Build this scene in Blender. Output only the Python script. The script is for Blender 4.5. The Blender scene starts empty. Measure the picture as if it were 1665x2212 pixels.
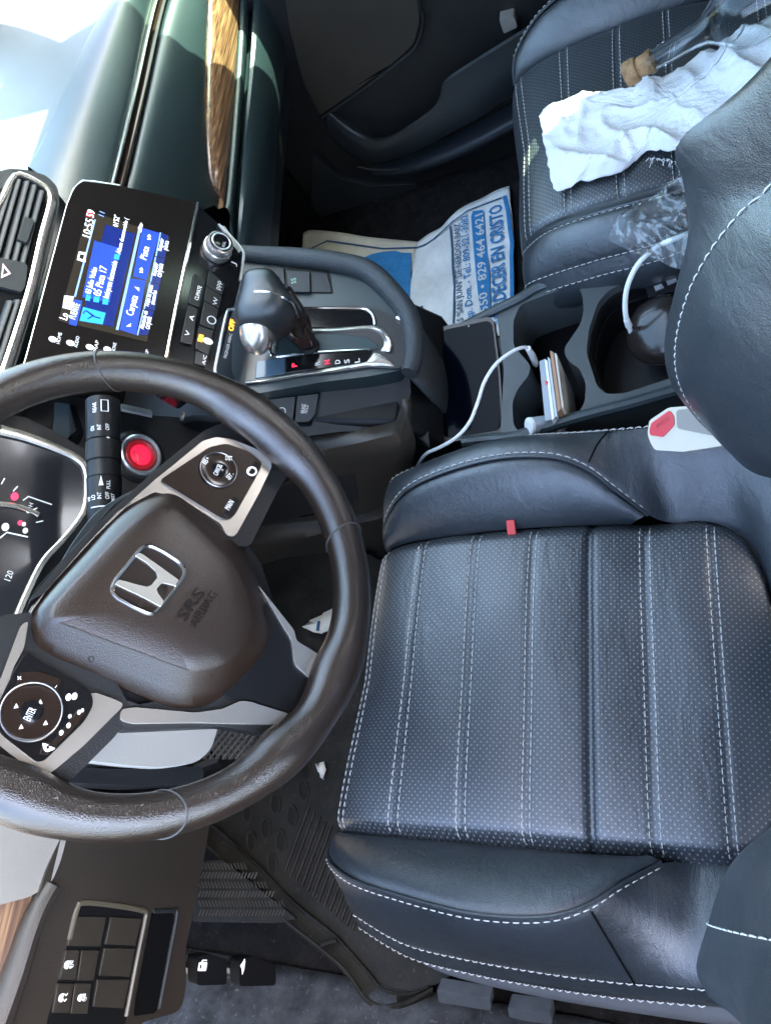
import bpy, bmesh, math, random
from mathutils import Vector as V, Matrix, noise
from mathutils.geometry import tessellate_polygon
random.seed(7)
S = bpy.context.scene
COL = S.collection
R = math.radians
# ------------------------------------------------------------------ camera
# world axes: x = rearward, y = towards the passenger side, z = up, metres; origin on the driver's cushion
CAM = V((0.246, -0.186, 0.783))
CF, CX, CY = 1744.7, 832.5, 1106.0
CR = Matrix(((.891, .101, .443), (.093, .914, -.395), (-.445, .393, .805)))
_x = CR.col[0].normalized(); _z = CR.col[2].normalized(); _y = _z.cross(_x).normalized(); _x = _y.cross(_z)
CR = Matrix((_x, _y, _z)).transposed()
cd = bpy.data.cameras.new('camera'); cam = bpy.data.objects.new('camera', cd); COL.objects.link(cam)
cam.matrix_world = Matrix.Translation(CAM) @ CR.to_4x4()
cd.sensor_fit = 'HORIZONTAL'; cd.sensor_width = 36.0; cd.lens = 36.0 * CF / 1665.0
cd.clip_start = .02; cd.clip_end = 600
S.camera = cam
# ------------------------------------------------------------------ sky, sun, exposure
SUN = V((.50, .36, .83)).normalized()          # direction towards the sun
wd = bpy.data.worlds.new('World'); S.world = wd; wd.use_nodes = True
nt = wd.node_tree; bg = nt.nodes['Background']
sky = nt.nodes.new('ShaderNodeTexSky'); sky.sky_type = 'NISHITA'; sky.sun_disc = False
sky.sun_elevation = math.asin(SUN.z); sky.sun_rotation = math.atan2(SUN.x, SUN.y)
sky.dust_density = 4.0; sky.ozone_density = .4
nt.links.new(sky.outputs[0], bg.inputs[0]); bg.inputs[1].default_value = .15
sd = bpy.data.lights.new('sun', 'SUN'); sd.energy = 5.0; sd.angle = R(.5); sd.color = (1, .94, .85)
so = bpy.data.objects.new('sun', sd); COL.objects.link(so)
so.rotation_euler = (-SUN).to_track_quat('-Z', 'Y').to_euler()
S.view_settings.view_transform = 'Standard'; S.view_settings.look = 'None'
S.view_settings.exposure = 4.2; S.view_settings.gamma = 1
S.cycles.max_bounces = 10; S.cycles.transparent_max_bounces = 16

# ------------------------------------------------------------------ geometry helpers
def ray(px, py): return CR @ V(((px - CX) / CF, -(py - CY) / CF, -1))
def hit(px, py, n, d):
    v = ray(px, py); t = (d - n.dot(CAM)) / v.dot(n); return CAM + v * t
def Z(px, py, z): return hit(px, py, V((0, 0, 1)), z)
def Y(px, py, y): return hit(px, py, V((0, 1, 0)), y)
def X(px, py, x): return hit(px, py, V((1, 0, 0)), x)
class Fr:                                       # a plane with its own axes
    def __init__(s, o, n, x=(0, 1, 0)):
        s.o = V(o); s.n = V(n).normalized(); s.y = s.n.cross(V(x)).normalized(); s.x = s.y.cross(s.n)
    def w(s, u, v, h=0): return s.o + s.x * u + s.y * v + s.n * h
    def P(s, px, py, h=0): return hit(px, py, s.n, s.n.dot(s.o) + h)
    def uv(s, px, py, h=0):
        p = s.P(px, py, h) - s.o; return (p.dot(s.x), p.dot(s.y))
    def L(s, pts, h=0): return [s.uv(a, b, h) for a, b in pts]
def cr(p, n, closed=False):                     # Catmull-Rom, resampled evenly to n points
    p = [V(q) for q in p]; k = len(p); out = []
    if k == 2 and not closed: return [p[0].lerp(p[1], i / (n - 1)) for i in range(n)]
    segs = k if closed else k - 1
    for i in range(segs):
        a, b, c, d = (p[(i - 1) % k], p[i], p[(i + 1) % k], p[(i + 2) % k]) if closed else (p[max(i - 1, 0)], p[i], p[i + 1], p[min(i + 2, k - 1)])
        for j in range(12):
            t = j / 12
            out.append(.5 * ((2 * b) + (c - a) * t + (2 * a - 5 * b + 4 * c - d) * t * t + (3 * b - a - 3 * c + d) * t ** 3))
    out.append(p[0].copy() if closed else p[-1].copy())
    L = [0]
    for i in range(1, len(out)): L.append(L[-1] + (out[i] - out[i - 1]).length)
    res = []; j = 0; m = n if closed else n - 1
    for i in range(n):
        t = L[-1] * i / m
        while j < len(L) - 2 and L[j + 1] < t: j += 1
        sg = L[j + 1] - L[j]; res.append(out[j].lerp(out[j + 1], (t - L[j]) / sg if sg > 1e-12 else 0))
    return res
def cru(p, m):                                  # closed Catmull-Rom with m points per span, so loops keep matching corners
    p = [V(q) for q in p]; k = len(p); out = []
    for i in range(k):
        a, b, c, d = p[i - 1], p[i], p[(i + 1) % k], p[(i + 2) % k]
        for j in range(m):
            t = j / m; out.append(.5 * ((2 * b) + (c - a) * t + (2 * a - 5 * b + 4 * c - d) * t * t + (3 * b - a - 3 * c + d) * t ** 3))
    return out
def fillet(poly, r, n=4):
    out = []; k = len(poly); poly = [V(p) for p in poly]
    for i in range(k):
        a, b, c = poly[i - 1], poly[i], poly[(i + 1) % k]
        d1 = a - b; d2 = c - b; rr = min(r, d1.length * .45, d2.length * .45)
        p, q = b + d1.normalized() * rr, b + d2.normalized() * rr
        for j in range(n + 1):
            t = j / n; out.append(p * (1 - t) ** 2 + b * 2 * t * (1 - t) + q * t * t)
    return [tuple(o) for o in out]
def rrect(u0, u1, v0, v1, r, n=4): return fillet([(u0, v0), (u1, v0), (u1, v1), (u0, v1)], r, n)
def scale2(poly, k):
    cx = sum(p[0] for p in poly) / len(poly); cy = sum(p[1] for p in poly) / len(poly)
    return [(cx + (p[0] - cx) * k, cy + (p[1] - cy) * k) for p in poly]
def ring2(cx, cy, r, n=32, ry=None): return [(cx + r * math.cos(2 * math.pi * i / n), cy + (ry or r) * math.sin(2 * math.pi * i / n)) for i in range(n)]
class M:
    def __init__(s): s.v = []; s.f = []
    def add(s, vs): b = len(s.v); s.v += [tuple(v) for v in vs]; return b
    def grid(s, rows, cu=False, cv=False):
        a = len(rows); n = len(rows[0]); b = s.add([p for r in rows for p in r])
        for i in range(a if cv else a - 1):
            for j in range(n if cu else n - 1):
                i2 = (i + 1) % a; j2 = (j + 1) % n
                s.f.append((b + i * n + j, b + i * n + j2, b + i2 * n + j2, b + i2 * n + j))
        return s
    def skin(s, rows, nu=24, nv=6, closed=False):        # smooth surface through the given curves
        rs = [cr(r, nu, closed) for r in rows]
        if nv <= 1: return s.grid(rs, closed)
        cols = [cr([r[j] for r in rs], nv * (len(rs) - 1) + 1) for j in range(nu)]
        return s.grid([[c[i] for c in cols] for i in range(len(cols[0]))], closed)
    def cap(s, loop, flip=False):
        b = s.add(loop); ix = list(range(b, b + len(loop))); s.f.append(tuple(reversed(ix)) if flip else tuple(ix)); return s
    def prism(s, F, poly, h0, h1, holes=(), taper=1.0):
        loops = [poly] + list(holes)
        top = [[F.w(u, v, h1) for u, v in l] for l in loops]
        bot = [[F.w(u, v, h0) for u, v in scale2(l, taper)] for l in loops]
        flat = [V((u, v, 0)) for l in loops for u, v in l]
        tr = tessellate_polygon([[V((u, v, 0)) for u, v in l] for l in loops])
        bt = s.add([p for l in top for p in l]); bb = s.add([p for l in bot for p in l])
        for t in tr:
            a, b, c = flat[t[0]], flat[t[1]], flat[t[2]]
            ar = (b.x - a.x) * (c.y - a.y) - (b.y - a.y) * (c.x - a.x)
            t = t if ar > 0 else t[::-1]
            s.f.append(tuple(bt + i for i in t)); s.f.append(tuple(bb + i for i in t[::-1]))
        o = 0
        for l in loops:
            k = len(l)
            for i in range(k):
                j = (i + 1) % k; s.f.append((bb + o + i, bb + o + j, bt + o + j, bt + o + i))
            o += k
        return s
    def box(s, F, u0, u1, v0, v1, h0, h1): return s.prism(F, [(u0, v0), (u1, v0), (u1, v1), (u0, v1)], h0, h1)
    def tube(s, path, r, n=8, closed=False, cap=True, flat=1.0, up=None):
        k = len(path); rows = []; prev = V(up) if up else None
        for i in range(k):
            a = path[i - 1] if (i > 0 or closed) else path[i]; b = path[(i + 1) % k] if (i < k - 1 or closed) else path[i]
            t = (V(b) - V(a)).normalized()
            if prev is None: prev = V((0, 0, 1)) if abs(t.z) < .9 else V((1, 0, 0))
            nn = (prev - t * prev.dot(t)).normalized(); bb = t.cross(nn)
            if not up: prev = nn
            rr = r[i] if isinstance(r, (list, tuple)) else r
            rows.append([V(path[i]) + nn * (rr * flat * math.cos(2 * math.pi * j / n)) + bb * (rr * math.sin(2 * math.pi * j / n)) for j in range(n)])
        s.grid(rows, True, closed)
        if cap and not closed: s.cap(rows[0], True); s.cap(rows[-1])
        return s
    def lathe(s, F, prof, n=32, c=(0, 0)):
        rows = [[F.w(c[0] + r * math.cos(2 * math.pi * j / n), c[1] + r * math.sin(2 * math.pi * j / n), h) for j in range(n)] for r, h in prof]
        s.grid(rows, True); s.cap(rows[-1]); s.cap(rows[0], True); return s
    def loops(s, rows, n=60, cap=True, uni=0):             # closed loops of 3D points, last one capped
        rs = [cru(r, uni) for r in rows] if uni else [cr(r, n, True) for r in rows]; n = len(rs[0]); s.grid(rs, True)
        if cap:
            c = sum(rs[-1], V()) / n; b = s.add(rs[-1]); ci = s.add([c])
            for j in range(n): s.f.append((b + j, b + (j + 1) % n, ci))
        return s
def link(name, me, mat, parent=None):
    o = bpy.data.objects.new(name, me); COL.objects.link(o)
    if mat: me.materials.clear(); me.materials.append(mat)
    if parent:
        o.parent = parent
        if parent.type == 'EMPTY': o.matrix_parent_inverse = Matrix.Translation(-parent.location)
    return o
def ob(name, m, mat, parent=None, bevel=0, solid=0, seg=2, ang=35, flat=False, stuff=False, merge=True, off=-1):
    me = bpy.data.meshes.new(name); me.from_pydata(m.v, [], m.f)
    bm = bmesh.new(); bm.from_mesh(me)
    if merge: bmesh.ops.remove_doubles(bm, verts=bm.verts, dist=1e-5)
    bmesh.ops.recalc_face_normals(bm, faces=bm.faces)
    bm.to_mesh(me); bm.free()
    o = link(name, me, mat, parent)
    if not flat:
        me.shade_smooth(); me.set_sharp_from_angle(angle=R(ang))
    if solid:
        d = o.modifiers.new('solid', 'SOLIDIFY'); d.thickness = solid; d.offset = off
    if bevel:
        d = o.modifiers.new('bevel', 'BEVEL'); d.width = bevel; d.segments = seg; d.limit_method = 'ANGLE'; d.angle_limit = R(40); d.harden_normals = False
    if stuff: o['kind'] = 'stuff'
    return o
def thing(name, label, cat, loc, group=None):
    o = bpy.data.objects.new(name, None); COL.objects.link(o); o.location = loc; o.empty_display_size = .05
    return tag(o, label, cat, group)
def tag(o, label, cat, group=None):
    o['label'] = label; o['category'] = cat
    if group: o['group'] = group
    return o
def struct(o): o['kind'] = 'structure'; return o
def text(name, s, F, a, b, hgt, mat, parent, h=.0005, bold=-.004, depth=.0002):
    """lettering on plane F whose baseline runs from pixel a to pixel b"""
    c = bpy.data.curves.new(name, 'FONT'); c.body = s; c.size = 1; c.resolution_u = 2; c.offset = bold
    t = bpy.data.objects.new(name, c); COL.objects.link(t)
    dg = bpy.context.evaluated_depsgraph_get(); me = bpy.data.meshes.new_from_object(t.evaluated_get(dg))
    bpy.data.objects.remove(t); bpy.data.curves.remove(c)
    xs = [v.co.x for v in me.vertices]; ys = [v.co.y for v in me.vertices]
    x0, x1, y0, y1 = min(xs), max(xs), min(min(ys), 0), max(ys)
    pa = F.P(*a, h); pb = F.P(*b, h); ux = pb - pa; W = ux.length; ux.normalize(); uy = F.n.cross(ux)
    kx = W / (x1 - x0); ky = hgt / (y1 - 0 if y1 > 0 else 1)
    for v in me.vertices: v.co = pa + ux * ((v.co.x - x0) * kx) + uy * (v.co.y * ky)
    return link(name, me, mat, parent)
def arc(F, c, r, a0, a1, h, n=16): return [F.w(c[0] + r * math.cos(a0 + (a1 - a0) * i / (n - 1)), c[1] + r * math.sin(a0 + (a1 - a0) * i / (n - 1)), h) for i in range(n)]
def stitch(curve, mat, parent, name='stitching', L=.0052, gap=.0022, r=.00060, up=V((0, 0, 1)), lift=.0006):
    pts = cr(curve, 400); m = M(); acc = 0; run = [pts[0]]; st = True
    for i in range(1, len(pts)):
        acc += (pts[i] - pts[i - 1]).length
        if st: run.append(pts[i])
        if acc > (L if st else gap):
            if st and len(run) > 1:
                a, b = run[0], run[-1]; mid = (a + b) / 2
                m.tube([a + up * (lift - .0007), mid + up * (lift + .0004), b + up * (lift - .0007)], [r * .7, r, r * .7], 5)
            st = not st; acc = 0; run = [pts[i]]
    return ob(name, m, mat, parent, stuff=True, merge=False)

# ------------------------------------------------------------------ materials
def mat(name, col, rough=.5, metal=0, bump=0, bscale=400, kind='noise', var=.0, vscale=8, spec=.5, coat=0, emit=None, estr=0, wear=0, rvar=0):
    m = bpy.data.materials.new(name); m.use_nodes = True; n = m.node_tree.nodes; l = m.node_tree.links; b = n['Principled BSDF']
    b.inputs['Base Color'].default_value = (*col, 1); b.inputs['Roughness'].default_value = rough; b.inputs['Metallic'].default_value = metal
    b.inputs['Specular IOR Level'].default_value = spec
    if coat: b.inputs['Coat Weight'].default_value = coat; b.inputs['Coat Roughness'].default_value = .05
    if emit: b.inputs['Emission Color'].default_value = (*emit, 1); b.inputs['Emission Strength'].default_value = estr * .6
    tc = n.new('ShaderNodeTexCoord')
    if var:
        nz = n.new('ShaderNodeTexNoise'); nz.inputs['Scale'].default_value = vscale; nz.inputs['Detail'].default_value = 6; nz.inputs['Roughness'].default_value = .65
        l.new(tc.outputs['Object'], nz.inputs['Vector'])
        rp = n.new('ShaderNodeMapRange'); rp.inputs[1].default_value = .3; rp.inputs[2].default_value = .7; rp.inputs[3].default_value = 1 - var; rp.inputs[4].default_value = 1 + var
        l.new(nz.outputs['Fac'], rp.inputs[0])
        mx = n.new('ShaderNodeVectorMath'); mx.operation = 'SCALE'; mx.inputs[0].default_value = col; l.new(rp.outputs[0], mx.inputs['Scale'])
        l.new(mx.outputs[0], b.inputs['Base Color'])
        if rvar:
            rq = n.new('ShaderNodeMapRange'); rq.inputs[1].default_value = .3; rq.inputs[2].default_value = .7; rq.inputs[3].default_value = rough - rvar; rq.inputs[4].default_value = rough + rvar
            nz2 = n.new('ShaderNodeTexNoise'); nz2.inputs['Scale'].default_value = vscale * 2.3; nz2.inputs['Detail'].default_value = 5; l.new(tc.outputs['Object'], nz2.inputs['Vector'])
            l.new(nz2.outputs['Fac'], rq.inputs[0]); l.new(rq.outputs[0], b.inputs['Roughness'])
    if wear:                                                # pale dust specks
        nz = n.new('ShaderNodeTexNoise'); nz.inputs['Scale'].default_value = 160; nz.inputs['Detail'].default_value = 3
        l.new(tc.outputs['Object'], nz.inputs['Vector'])
        rp = n.new('ShaderNodeMapRange'); rp.inputs[1].default_value = .62; rp.inputs[2].default_value = .78; rp.inputs[3].default_value = 0; rp.inputs[4].default_value = wear
        l.new(nz.outputs['Fac'], rp.inputs[0])
        mi = n.new('ShaderNodeMix'); mi.data_type = 'RGBA'; l.new(rp.outputs[0], mi.inputs['Factor'])
        src = b.inputs['Base Color'].links[0].from_socket if b.inputs['Base Color'].is_linked else None
        if src: l.new(src, mi.inputs['A'])
        else: mi.inputs['A'].default_value = (*col, 1)
        mi.inputs['B'].default_value = (.35, .32, .28, 1); l.new(mi.outputs['Result'], b.inputs['Base Color'])
    if bump:
        bp = n.new('ShaderNodeBump'); bp.inputs['Strength'].default_value = bump; bp.inputs['Distance'].default_value = .0012
        if kind == 'leather':
            vo = n.new('ShaderNodeTexVoronoi'); vo.feature = 'DISTANCE_TO_EDGE'; vo.inputs['Scale'].default_value = bscale; l.new(tc.outputs['Object'], vo.inputs['Vector'])
            rp = n.new('ShaderNodeMapRange'); rp.inputs[1].default_value = 0; rp.inputs[2].default_value = .25; l.new(vo.outputs['Distance'], rp.inputs[0]); src = rp.outputs[0]
        else:
            nz = n.new('ShaderNodeTexNoise'); nz.inputs['Scale'].default_value = bscale; nz.inputs['Detail'].default_value = 4; l.new(tc.outputs['Object'], nz.inputs['Vector']); src = nz.outputs['Fac']
        l.new(src, bp.inputs['Height']); l.new(bp.outputs[0], b.inputs['Normal'])
    return m
LEA = mat('seat_leather', (.022, .027, .032), .37, spec=1.0, bump=.16, bscale=620, kind='leather', var=.18, vscale=9, rvar=.06)
def wrinkle(m, scale=(60, 22, 60), st=.22):        # soft creases on top of the fine grain
    n = m.node_tree.nodes; l = m.node_tree.links; b = n['Principled BSDF']
    tc = n.new('ShaderNodeTexCoord'); mp = n.new('ShaderNodeMapping'); mp.inputs['Scale'].default_value = scale; mp.inputs['Rotation'].default_value = (0, 0, R(28)); l.new(tc.outputs['Object'], mp.inputs[0])
    nz = n.new('ShaderNodeTexNoise'); nz.inputs['Scale'].default_value = 1; nz.inputs['Detail'].default_value = 5; nz.inputs['Roughness'].default_value = .6; nz.inputs['Distortion'].default_value = .8; l.new(mp.outputs[0], nz.inputs['Vector'])
    bp = n.new('ShaderNodeBump'); bp.inputs['Strength'].default_value = st; bp.inputs['Distance'].default_value = .005; l.new(nz.outputs['Fac'], bp.inputs['Height'])
    o = b.inputs['Normal'].links[0].from_socket; l.new(o, bp.inputs['Normal']); l.new(bp.outputs[0], b.inputs['Normal'])
wrinkle(LEA)
WLEA = mat('wheel_leather', (.020, .0125, .0085), .25, bump=.17, bscale=620, kind='leather', var=.15, vscale=12, spec=1.0)
PAD = mat('padded_dash_skin', (.014, .025, .028), .38, spec=.8, bump=.15, bscale=600, kind='leather', var=.12)
SOFT = mat('soft_black_plastic', (.012, .0115, .011), .45, spec=.4, bump=.3, bscale=700, var=.15)
PLA = mat('matte_charcoal_plastic', (.020, .022, .023), .45, spec=.4, bump=.2, bscale=900, var=.12)
DARK = mat('dark_trim_plastic', (.005, .005, .0055), .45, spec=.25, bump=.15, bscale=800)
BROWN = mat('warm_charcoal_plastic', (.028, .021, .015), .45, bump=.25, bscale=800, var=.2)
GLOSS = mat('gloss_black', (.006, .006, .007), .10, spec=.45)
SMOKE = mat('brown_gloss_black', (.018, .010, .007), .16)
CHROME = mat('satin_silver', (.70, .70, .70), .28, .8)
BRIGHT = mat('bright_chrome', (.78, .77, .75), .10, 1)
SILV = mat('silver_paint', (.66, .60, .53), .25, .85)
HOLE = mat('recess_black', (.004, .004, .0045), .7, spec=.08)  # near-black that puts the shade of slots and recesses into the colour
CARPET = mat('carpet', (.011, .010, .010), .95, spec=.1, bump=1, bscale=900, var=.5, vscale=40, wear=.08)
CARPETL = mat('dusty_carpet', (.050, .053, .059), .95, spec=.1, bump=1, bscale=700, var=.75, vscale=16, wear=.3)
RUB = mat('rubber_mat', (.016, .0135, .0105), .55, spec=.22, bump=.4, bscale=600, var=.5, vscale=22, wear=.10)
THREAD = mat('pale_thread', (.50, .49, .455), .7)
GREY = mat('grey_column_plastic', (.19, .17, .145), .45, bump=.15, bscale=700, var=.1)
VAL = mat('grey_seat_valance', (.17, .185, .21), .5, bump=.25, bscale=800, var=.1)
BEIGE = mat('beige_plastic', (.62, .54, .41), .4)
RED = mat('red_plastic', (.62, .02, .03), .35)
REDTAG = mat('red_fabric_tag', (.60, .06, .06), .7)
WHITE = mat('white_plastic', (.78, .78, .76), .4)
CORK = mat('cork', (.34, .19, .085), .8, bump=.6, bscale=300, var=.35, vscale=120)
PRINT = mat('white_print', (.50, .50, .50), .5, emit=(.8, .85, .9), estr=.03)
LIT = mat('lit_white_print', (.55, .55, .55), .5, emit=(.9, .95, 1), estr=.10)
AMBER = mat('amber_lamp', (.8, .3, .02), .5, emit=(1, .30, .02), estr=.5)
REDL = mat('red_lamp', (.7, .02, .05), .5, emit=(1, .03, .09), estr=.22)
SCRW = mat('screen_white', (.8, .8, .8), .4, emit=(.85, .95, 1), estr=.20)
SCRB = mat('screen_blue', (.01, .03, .2), .3, emit=(.03, .10, .75), estr=.085)
SCRD = mat('screen_dark_blue', (.005, .01, .06), .2, emit=(.02, .05, .42), estr=.05)
SCRC = mat('screen_cyan', (.01, .1, .3), .3, emit=(.03, .38, 1), estr=.17)
SCRL = mat('screen_line', (.1, .2, .4), .3, emit=(.30, .48, 1), estr=.13)
SCRK = mat('screen_haze_black', (.008, .007, .006), .12, emit=(.10, .085, .06), estr=.05)  # faint warm emission paints a haze over the dark display

def wood():
    m = bpy.data.materials.new('wood_grain'); m.use_nodes = True; n = m.node_tree.nodes; l = m.node_tree.links; b = n['Principled BSDF']
    tc = n.new('ShaderNodeTexCoord'); mp = n.new('ShaderNodeMapping'); mp.inputs['Scale'].default_value = (95, 2.6, 95)
    l.new(tc.outputs['Object'], mp.inputs[0])
    nz = n.new('ShaderNodeTexNoise'); nz.inputs['Scale'].default_value = 3.2; nz.inputs['Detail'].default_value = 7; nz.inputs['Distortion'].default_value = .5; l.new(mp.outputs[0], nz.inputs['Vector'])
    rp = n.new('ShaderNodeValToRGB'); e = rp.color_ramp.elements; e[0].position = .32; e[0].color = (.030, .013, .008, 1); e[1].position = .68; e[1].color = (.29, .165, .08, 1)
    x = e.new(.5); x.color = (.14, .066, .032, 1)
    l.new(nz.outputs['Fac'], rp.inputs[0]); l.new(rp.outputs[0], b.inputs['Base Color']); b.inputs['Roughness'].default_value = .3; b.inputs['Coat Weight'].default_value = .4
    return m
WOOD = wood()
def perforated():
    m = LEA.copy(); m.name = 'perforated_leather'; n = m.node_tree.nodes; l = m.node_tree.links; b = n['Principled BSDF']
    src = b.inputs['Base Color'].links[0].from_socket
    tc = n.new('ShaderNodeTexCoord'); mp = n.new('ShaderNodeMapping'); mp.inputs['Rotation'].default_value = (0, 0, R(45)); s = 1 / .0047; mp.inputs['Scale'].default_value = (s, s, 0)
    l.new(tc.outputs['Object'], mp.inputs[0])
    fr = n.new('ShaderNodeVectorMath'); fr.operation = 'FRACTION'; l.new(mp.outputs[0], fr.inputs[0])
    sb = n.new('ShaderNodeVectorMath'); sb.operation = 'SUBTRACT'; sb.inputs[1].default_value = (.5, .5, 0); l.new(fr.outputs[0], sb.inputs[0])
    ln = n.new('ShaderNodeVectorMath'); ln.operation = 'LENGTH'; l.new(sb.outputs[0], ln.inputs[0])
    rp = n.new('ShaderNodeMapRange'); rp.inputs[1].default_value = .10; rp.inputs[2].default_value = .22; rp.inputs[3].default_value = .85; rp.inputs[4].default_value = 0; l.new(ln.outputs['Value'], rp.inputs[0])
    mi = n.new('ShaderNodeMix'); mi.data_type = 'RGBA'; l.new(rp.outputs[0], mi.inputs['Factor']); l.new(src, mi.inputs['A']); mi.inputs['B'].default_value = (.22, .225, .23, 1)
    l.new(mi.outputs['Result'], b.inputs['Base Color'])
    return m
PERF = perforated()
def pane_mat(name, col, gl=.06, ro=.02):
    m = bpy.data.materials.new(name); m.use_nodes = True; n = m.node_tree.nodes; l = m.node_tree.links; n.remove(n['Principled BSDF'])
    t = n.new('ShaderNodeBsdfTransparent'); t.inputs[0].default_value = (*col, 1); g = n.new('ShaderNodeBsdfGlossy'); g.inputs['Roughness'].default_value = ro
    x = n.new('ShaderNodeMixShader'); x.inputs[0].default_value = gl; l.new(t.outputs[0], x.inputs[1]); l.new(g.outputs[0], x.inputs[2]); l.new(x.outputs[0], n['Material Output'].inputs[0])
    return m
PANE = pane_mat('windscreen_glass', (.80, .92, .86), .04)
TINT = pane_mat('tinted_window_glass', (.30, .42, .34))
FILM = pane_mat('clear_plastic_film', (.96, .98, .98), .10, .06)
_n = FILM.node_tree.nodes; _l = FILM.node_tree.links; _f = _n.new('ShaderNodeFresnel'); _f.inputs[0].default_value = 1.5
_m = _n.new('ShaderNodeMath'); _m.operation = 'MULTIPLY'; _m.inputs[1].default_value = 1.5; _m.use_clamp = True
_l.new(_f.outputs[0], _m.inputs[0])
_x = [q for q in _n if q.type == 'MIX_SHADER'][0]; _t = [q for q in _n if q.type == 'BSDF_TRANSPARENT'][0]
_l.new(_m.outputs[0], _x.inputs[0]); _d = _n.new('ShaderNodeBsdfDiffuse'); _d.inputs[0].default_value = (.7, .75, .76, 1)
_y = _n.new('ShaderNodeMixShader'); _y.inputs[0].default_value = .10; _l.new(_t.outputs[0], _y.inputs[1]); _l.new(_d.outputs[0], _y.inputs[2]); _l.new(_y.outputs[0], _x.inputs[1])
def glass():
    m = mat('bottle_glass', (.93, .97, .98), .02); b = m.node_tree.nodes['Principled BSDF']; b.inputs['Transmission Weight'].default_value = 1; b.inputs['IOR'].default_value = 1.3
    return m
GLASS = glass()
CLOTH = mat('white_cotton', (.76, .745, .73), .95, spec=.1, bump=.9, bscale=420, var=.04, vscale=30)
PAPER = mat('crumpled_paper', (.76, .76, .76), .85, bump=.9, bscale=45, var=.16, vscale=18, wear=.25)
PAPERT = mat('tan_paper', (.66, .58, .47), .85, bump=.6, bscale=60, var=.15, vscale=20)
INK = mat('blue_ink', (.025, .20, .46), .7, var=.2, vscale=60)
INKD = mat('dark_blue_ink', (.03, .09, .18), .7)
exec_parts = True

# ================================================================== SETTING
G = M(); G.grid([[(-300, -300, -.78), (300, -300, -.78)], [(-300, 300, -.78), (300, 300, -.78)]])
struct(ob('ground', G, mat('weathered_asphalt', (.105, .098, .088), .9, bump=.4, bscale=60, var=.2, vscale=3), flat=True))
XZ = lambda y: Fr((0, y, 0), (0, -1, 0), (1, 0, 0))          # side view plane: u = x, v = z... normal towards -y
def side(prof, y0, y1, m=None):                              # extrude an x-z profile from y0 to y1
    F = XZ(y0); return (m or M()).prism(F, prof, -(y1 - y0), 0)
# carpeted floor with toe board and transmission hump
fl = M()
prof = [(-1.0, .02), (-.80, -.17), (-.66, -.295), (-.60, -.30), (.6, -.30), (1.2, -.30)]
fl.grid([[(x, y, z) for y in (-.40, 0, .29)] for x, z in prof]); fl.grid([[(x, y, z) for y in (.47, .8, 1.2)] for x, z in prof])
struct(ob('carpet_floor', fl, CARPET))

# body shell around the cabin: roof, screen pillars, far door with its window, rear wall (all outside the frame)
body = thing('car_shell', 'car body shell around the cabin with headlining, pillars and glass', 'car body', (.4, .375, -.4))
HEAD = mat('headlining', (.26, .25, .235), .9); PAINT = mat('body_paint', (.30, .30, .32), .3, coat=.5)
ob('headlining', M().box(Fr((0, 0, .945), (0, 0, 1), (1, 0, 0)), -.17, 2.2, -.26, 1.01, 0, .03), HEAD, body, bevel=.01)
ob('roof', M().box(Fr((0, 0, .98), (0, 0, 1), (1, 0, 0)), -.19, 2.25, -.28, 1.03, 0, .02), PAINT, body, bevel=.01)
for sy, nm in ((-.36, 0), (1.10, 1)):
    k = .08 if nm == 0 else -.08
    ob('windscreen_pillar', M().tube([V((-1.0, sy, .33)), V((-.62, sy + k * .4, .66)), V((-.17, sy + k, .95))], [.05, .045, .04], 10), HEAD, body)
ob('roof_rail', M().tube([V((-.19, .995, .95)), V((.8, .995, .95)), V((2.2, .995, .93))], .04, 10), HEAD, body)
ob('roof_rail', M().tube([V((-.19, -.25, .95)), V((.8, -.25, .95)), V((2.2, -.25, .93))], .04, 10), HEAD, body)
for sy in (-.35, 1.10):
    s2 = -.25 if sy < 0 else 1.0
    ob('centre_pillar', M().tube([V((.62, sy, -.3)), V((.62, sy, .3)), V((.72, s2, .95))], [.09, .09, .07], 8), HEAD, body)
ob('rear_side', side([(.7, -.4), (2.3, -.4), (2.3, .4), (.7, .4)], 1.10, 1.16), PAINT, body)
ob('rear_side', side([(.75, -.4), (2.3, -.4), (2.3, .4), (.75, .4)], -.42, -.36), PAINT, body)
ob('rear_bench', side([(1.0, -.3), (1.5, -.3), (1.75, .6), (1.6, .6), (1.4, .1), (1.0, .06)], -.3, 1.05), LEA, body)
ob('tailgate', side([(2.1, -.4), (2.2, -.4), (2.2, .4), (2.1, .4)], -.4, 1.15), PAINT, body)
ob('door_window', M().grid([[(-.60, 1.115, .30), (.62, 1.115, .30)], [(-.25, 1.0, .92), (.70, 1.0, .93)]]), TINT, body)
ob('windscreen', M().skin([[(-1.02, -.36, .34), (-1.10, .37, .34), (-1.02, 1.10, .34)], [(-.19, -.26, .95), (-.23, .37, .955), (-.19, 1.02, .95)]], 16, 1), PANE, body)
sh_ = lambda x, z: (x, z)
FSh = Fr((0, 1.095, .33), (0, -.98, -.19), (1, 0, 0))
ob('driver_door_panel', side([(-.56, -.34), (.60, -.34), (.60, .30), (-.60, .30)], -.56, -.47), SOFT, body, bevel=.01)
ob('added_sun_blocker', M().prism(FSh, [(-.25, -.03), (.60, -.03), (.68, .62), (-.45, .62), (-.40, .42), (-.25, .27)], -.002, 0, holes=[[(.38, .26), (.47, .30), (.36, .44)]]), mat('sun_blocker_black', (.02, .02, .02), .8), body)  # unseen panel added to block the sun; its cut-out shapes the seat patch
ob('bonnet', M().box(Fr((0, 0, .30), (-.12, 0, 1), (1, 0, 0)), -2.0, -1.02, -.4, 1.15, -.03, 0), PAINT, body, bevel=.01)

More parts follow.
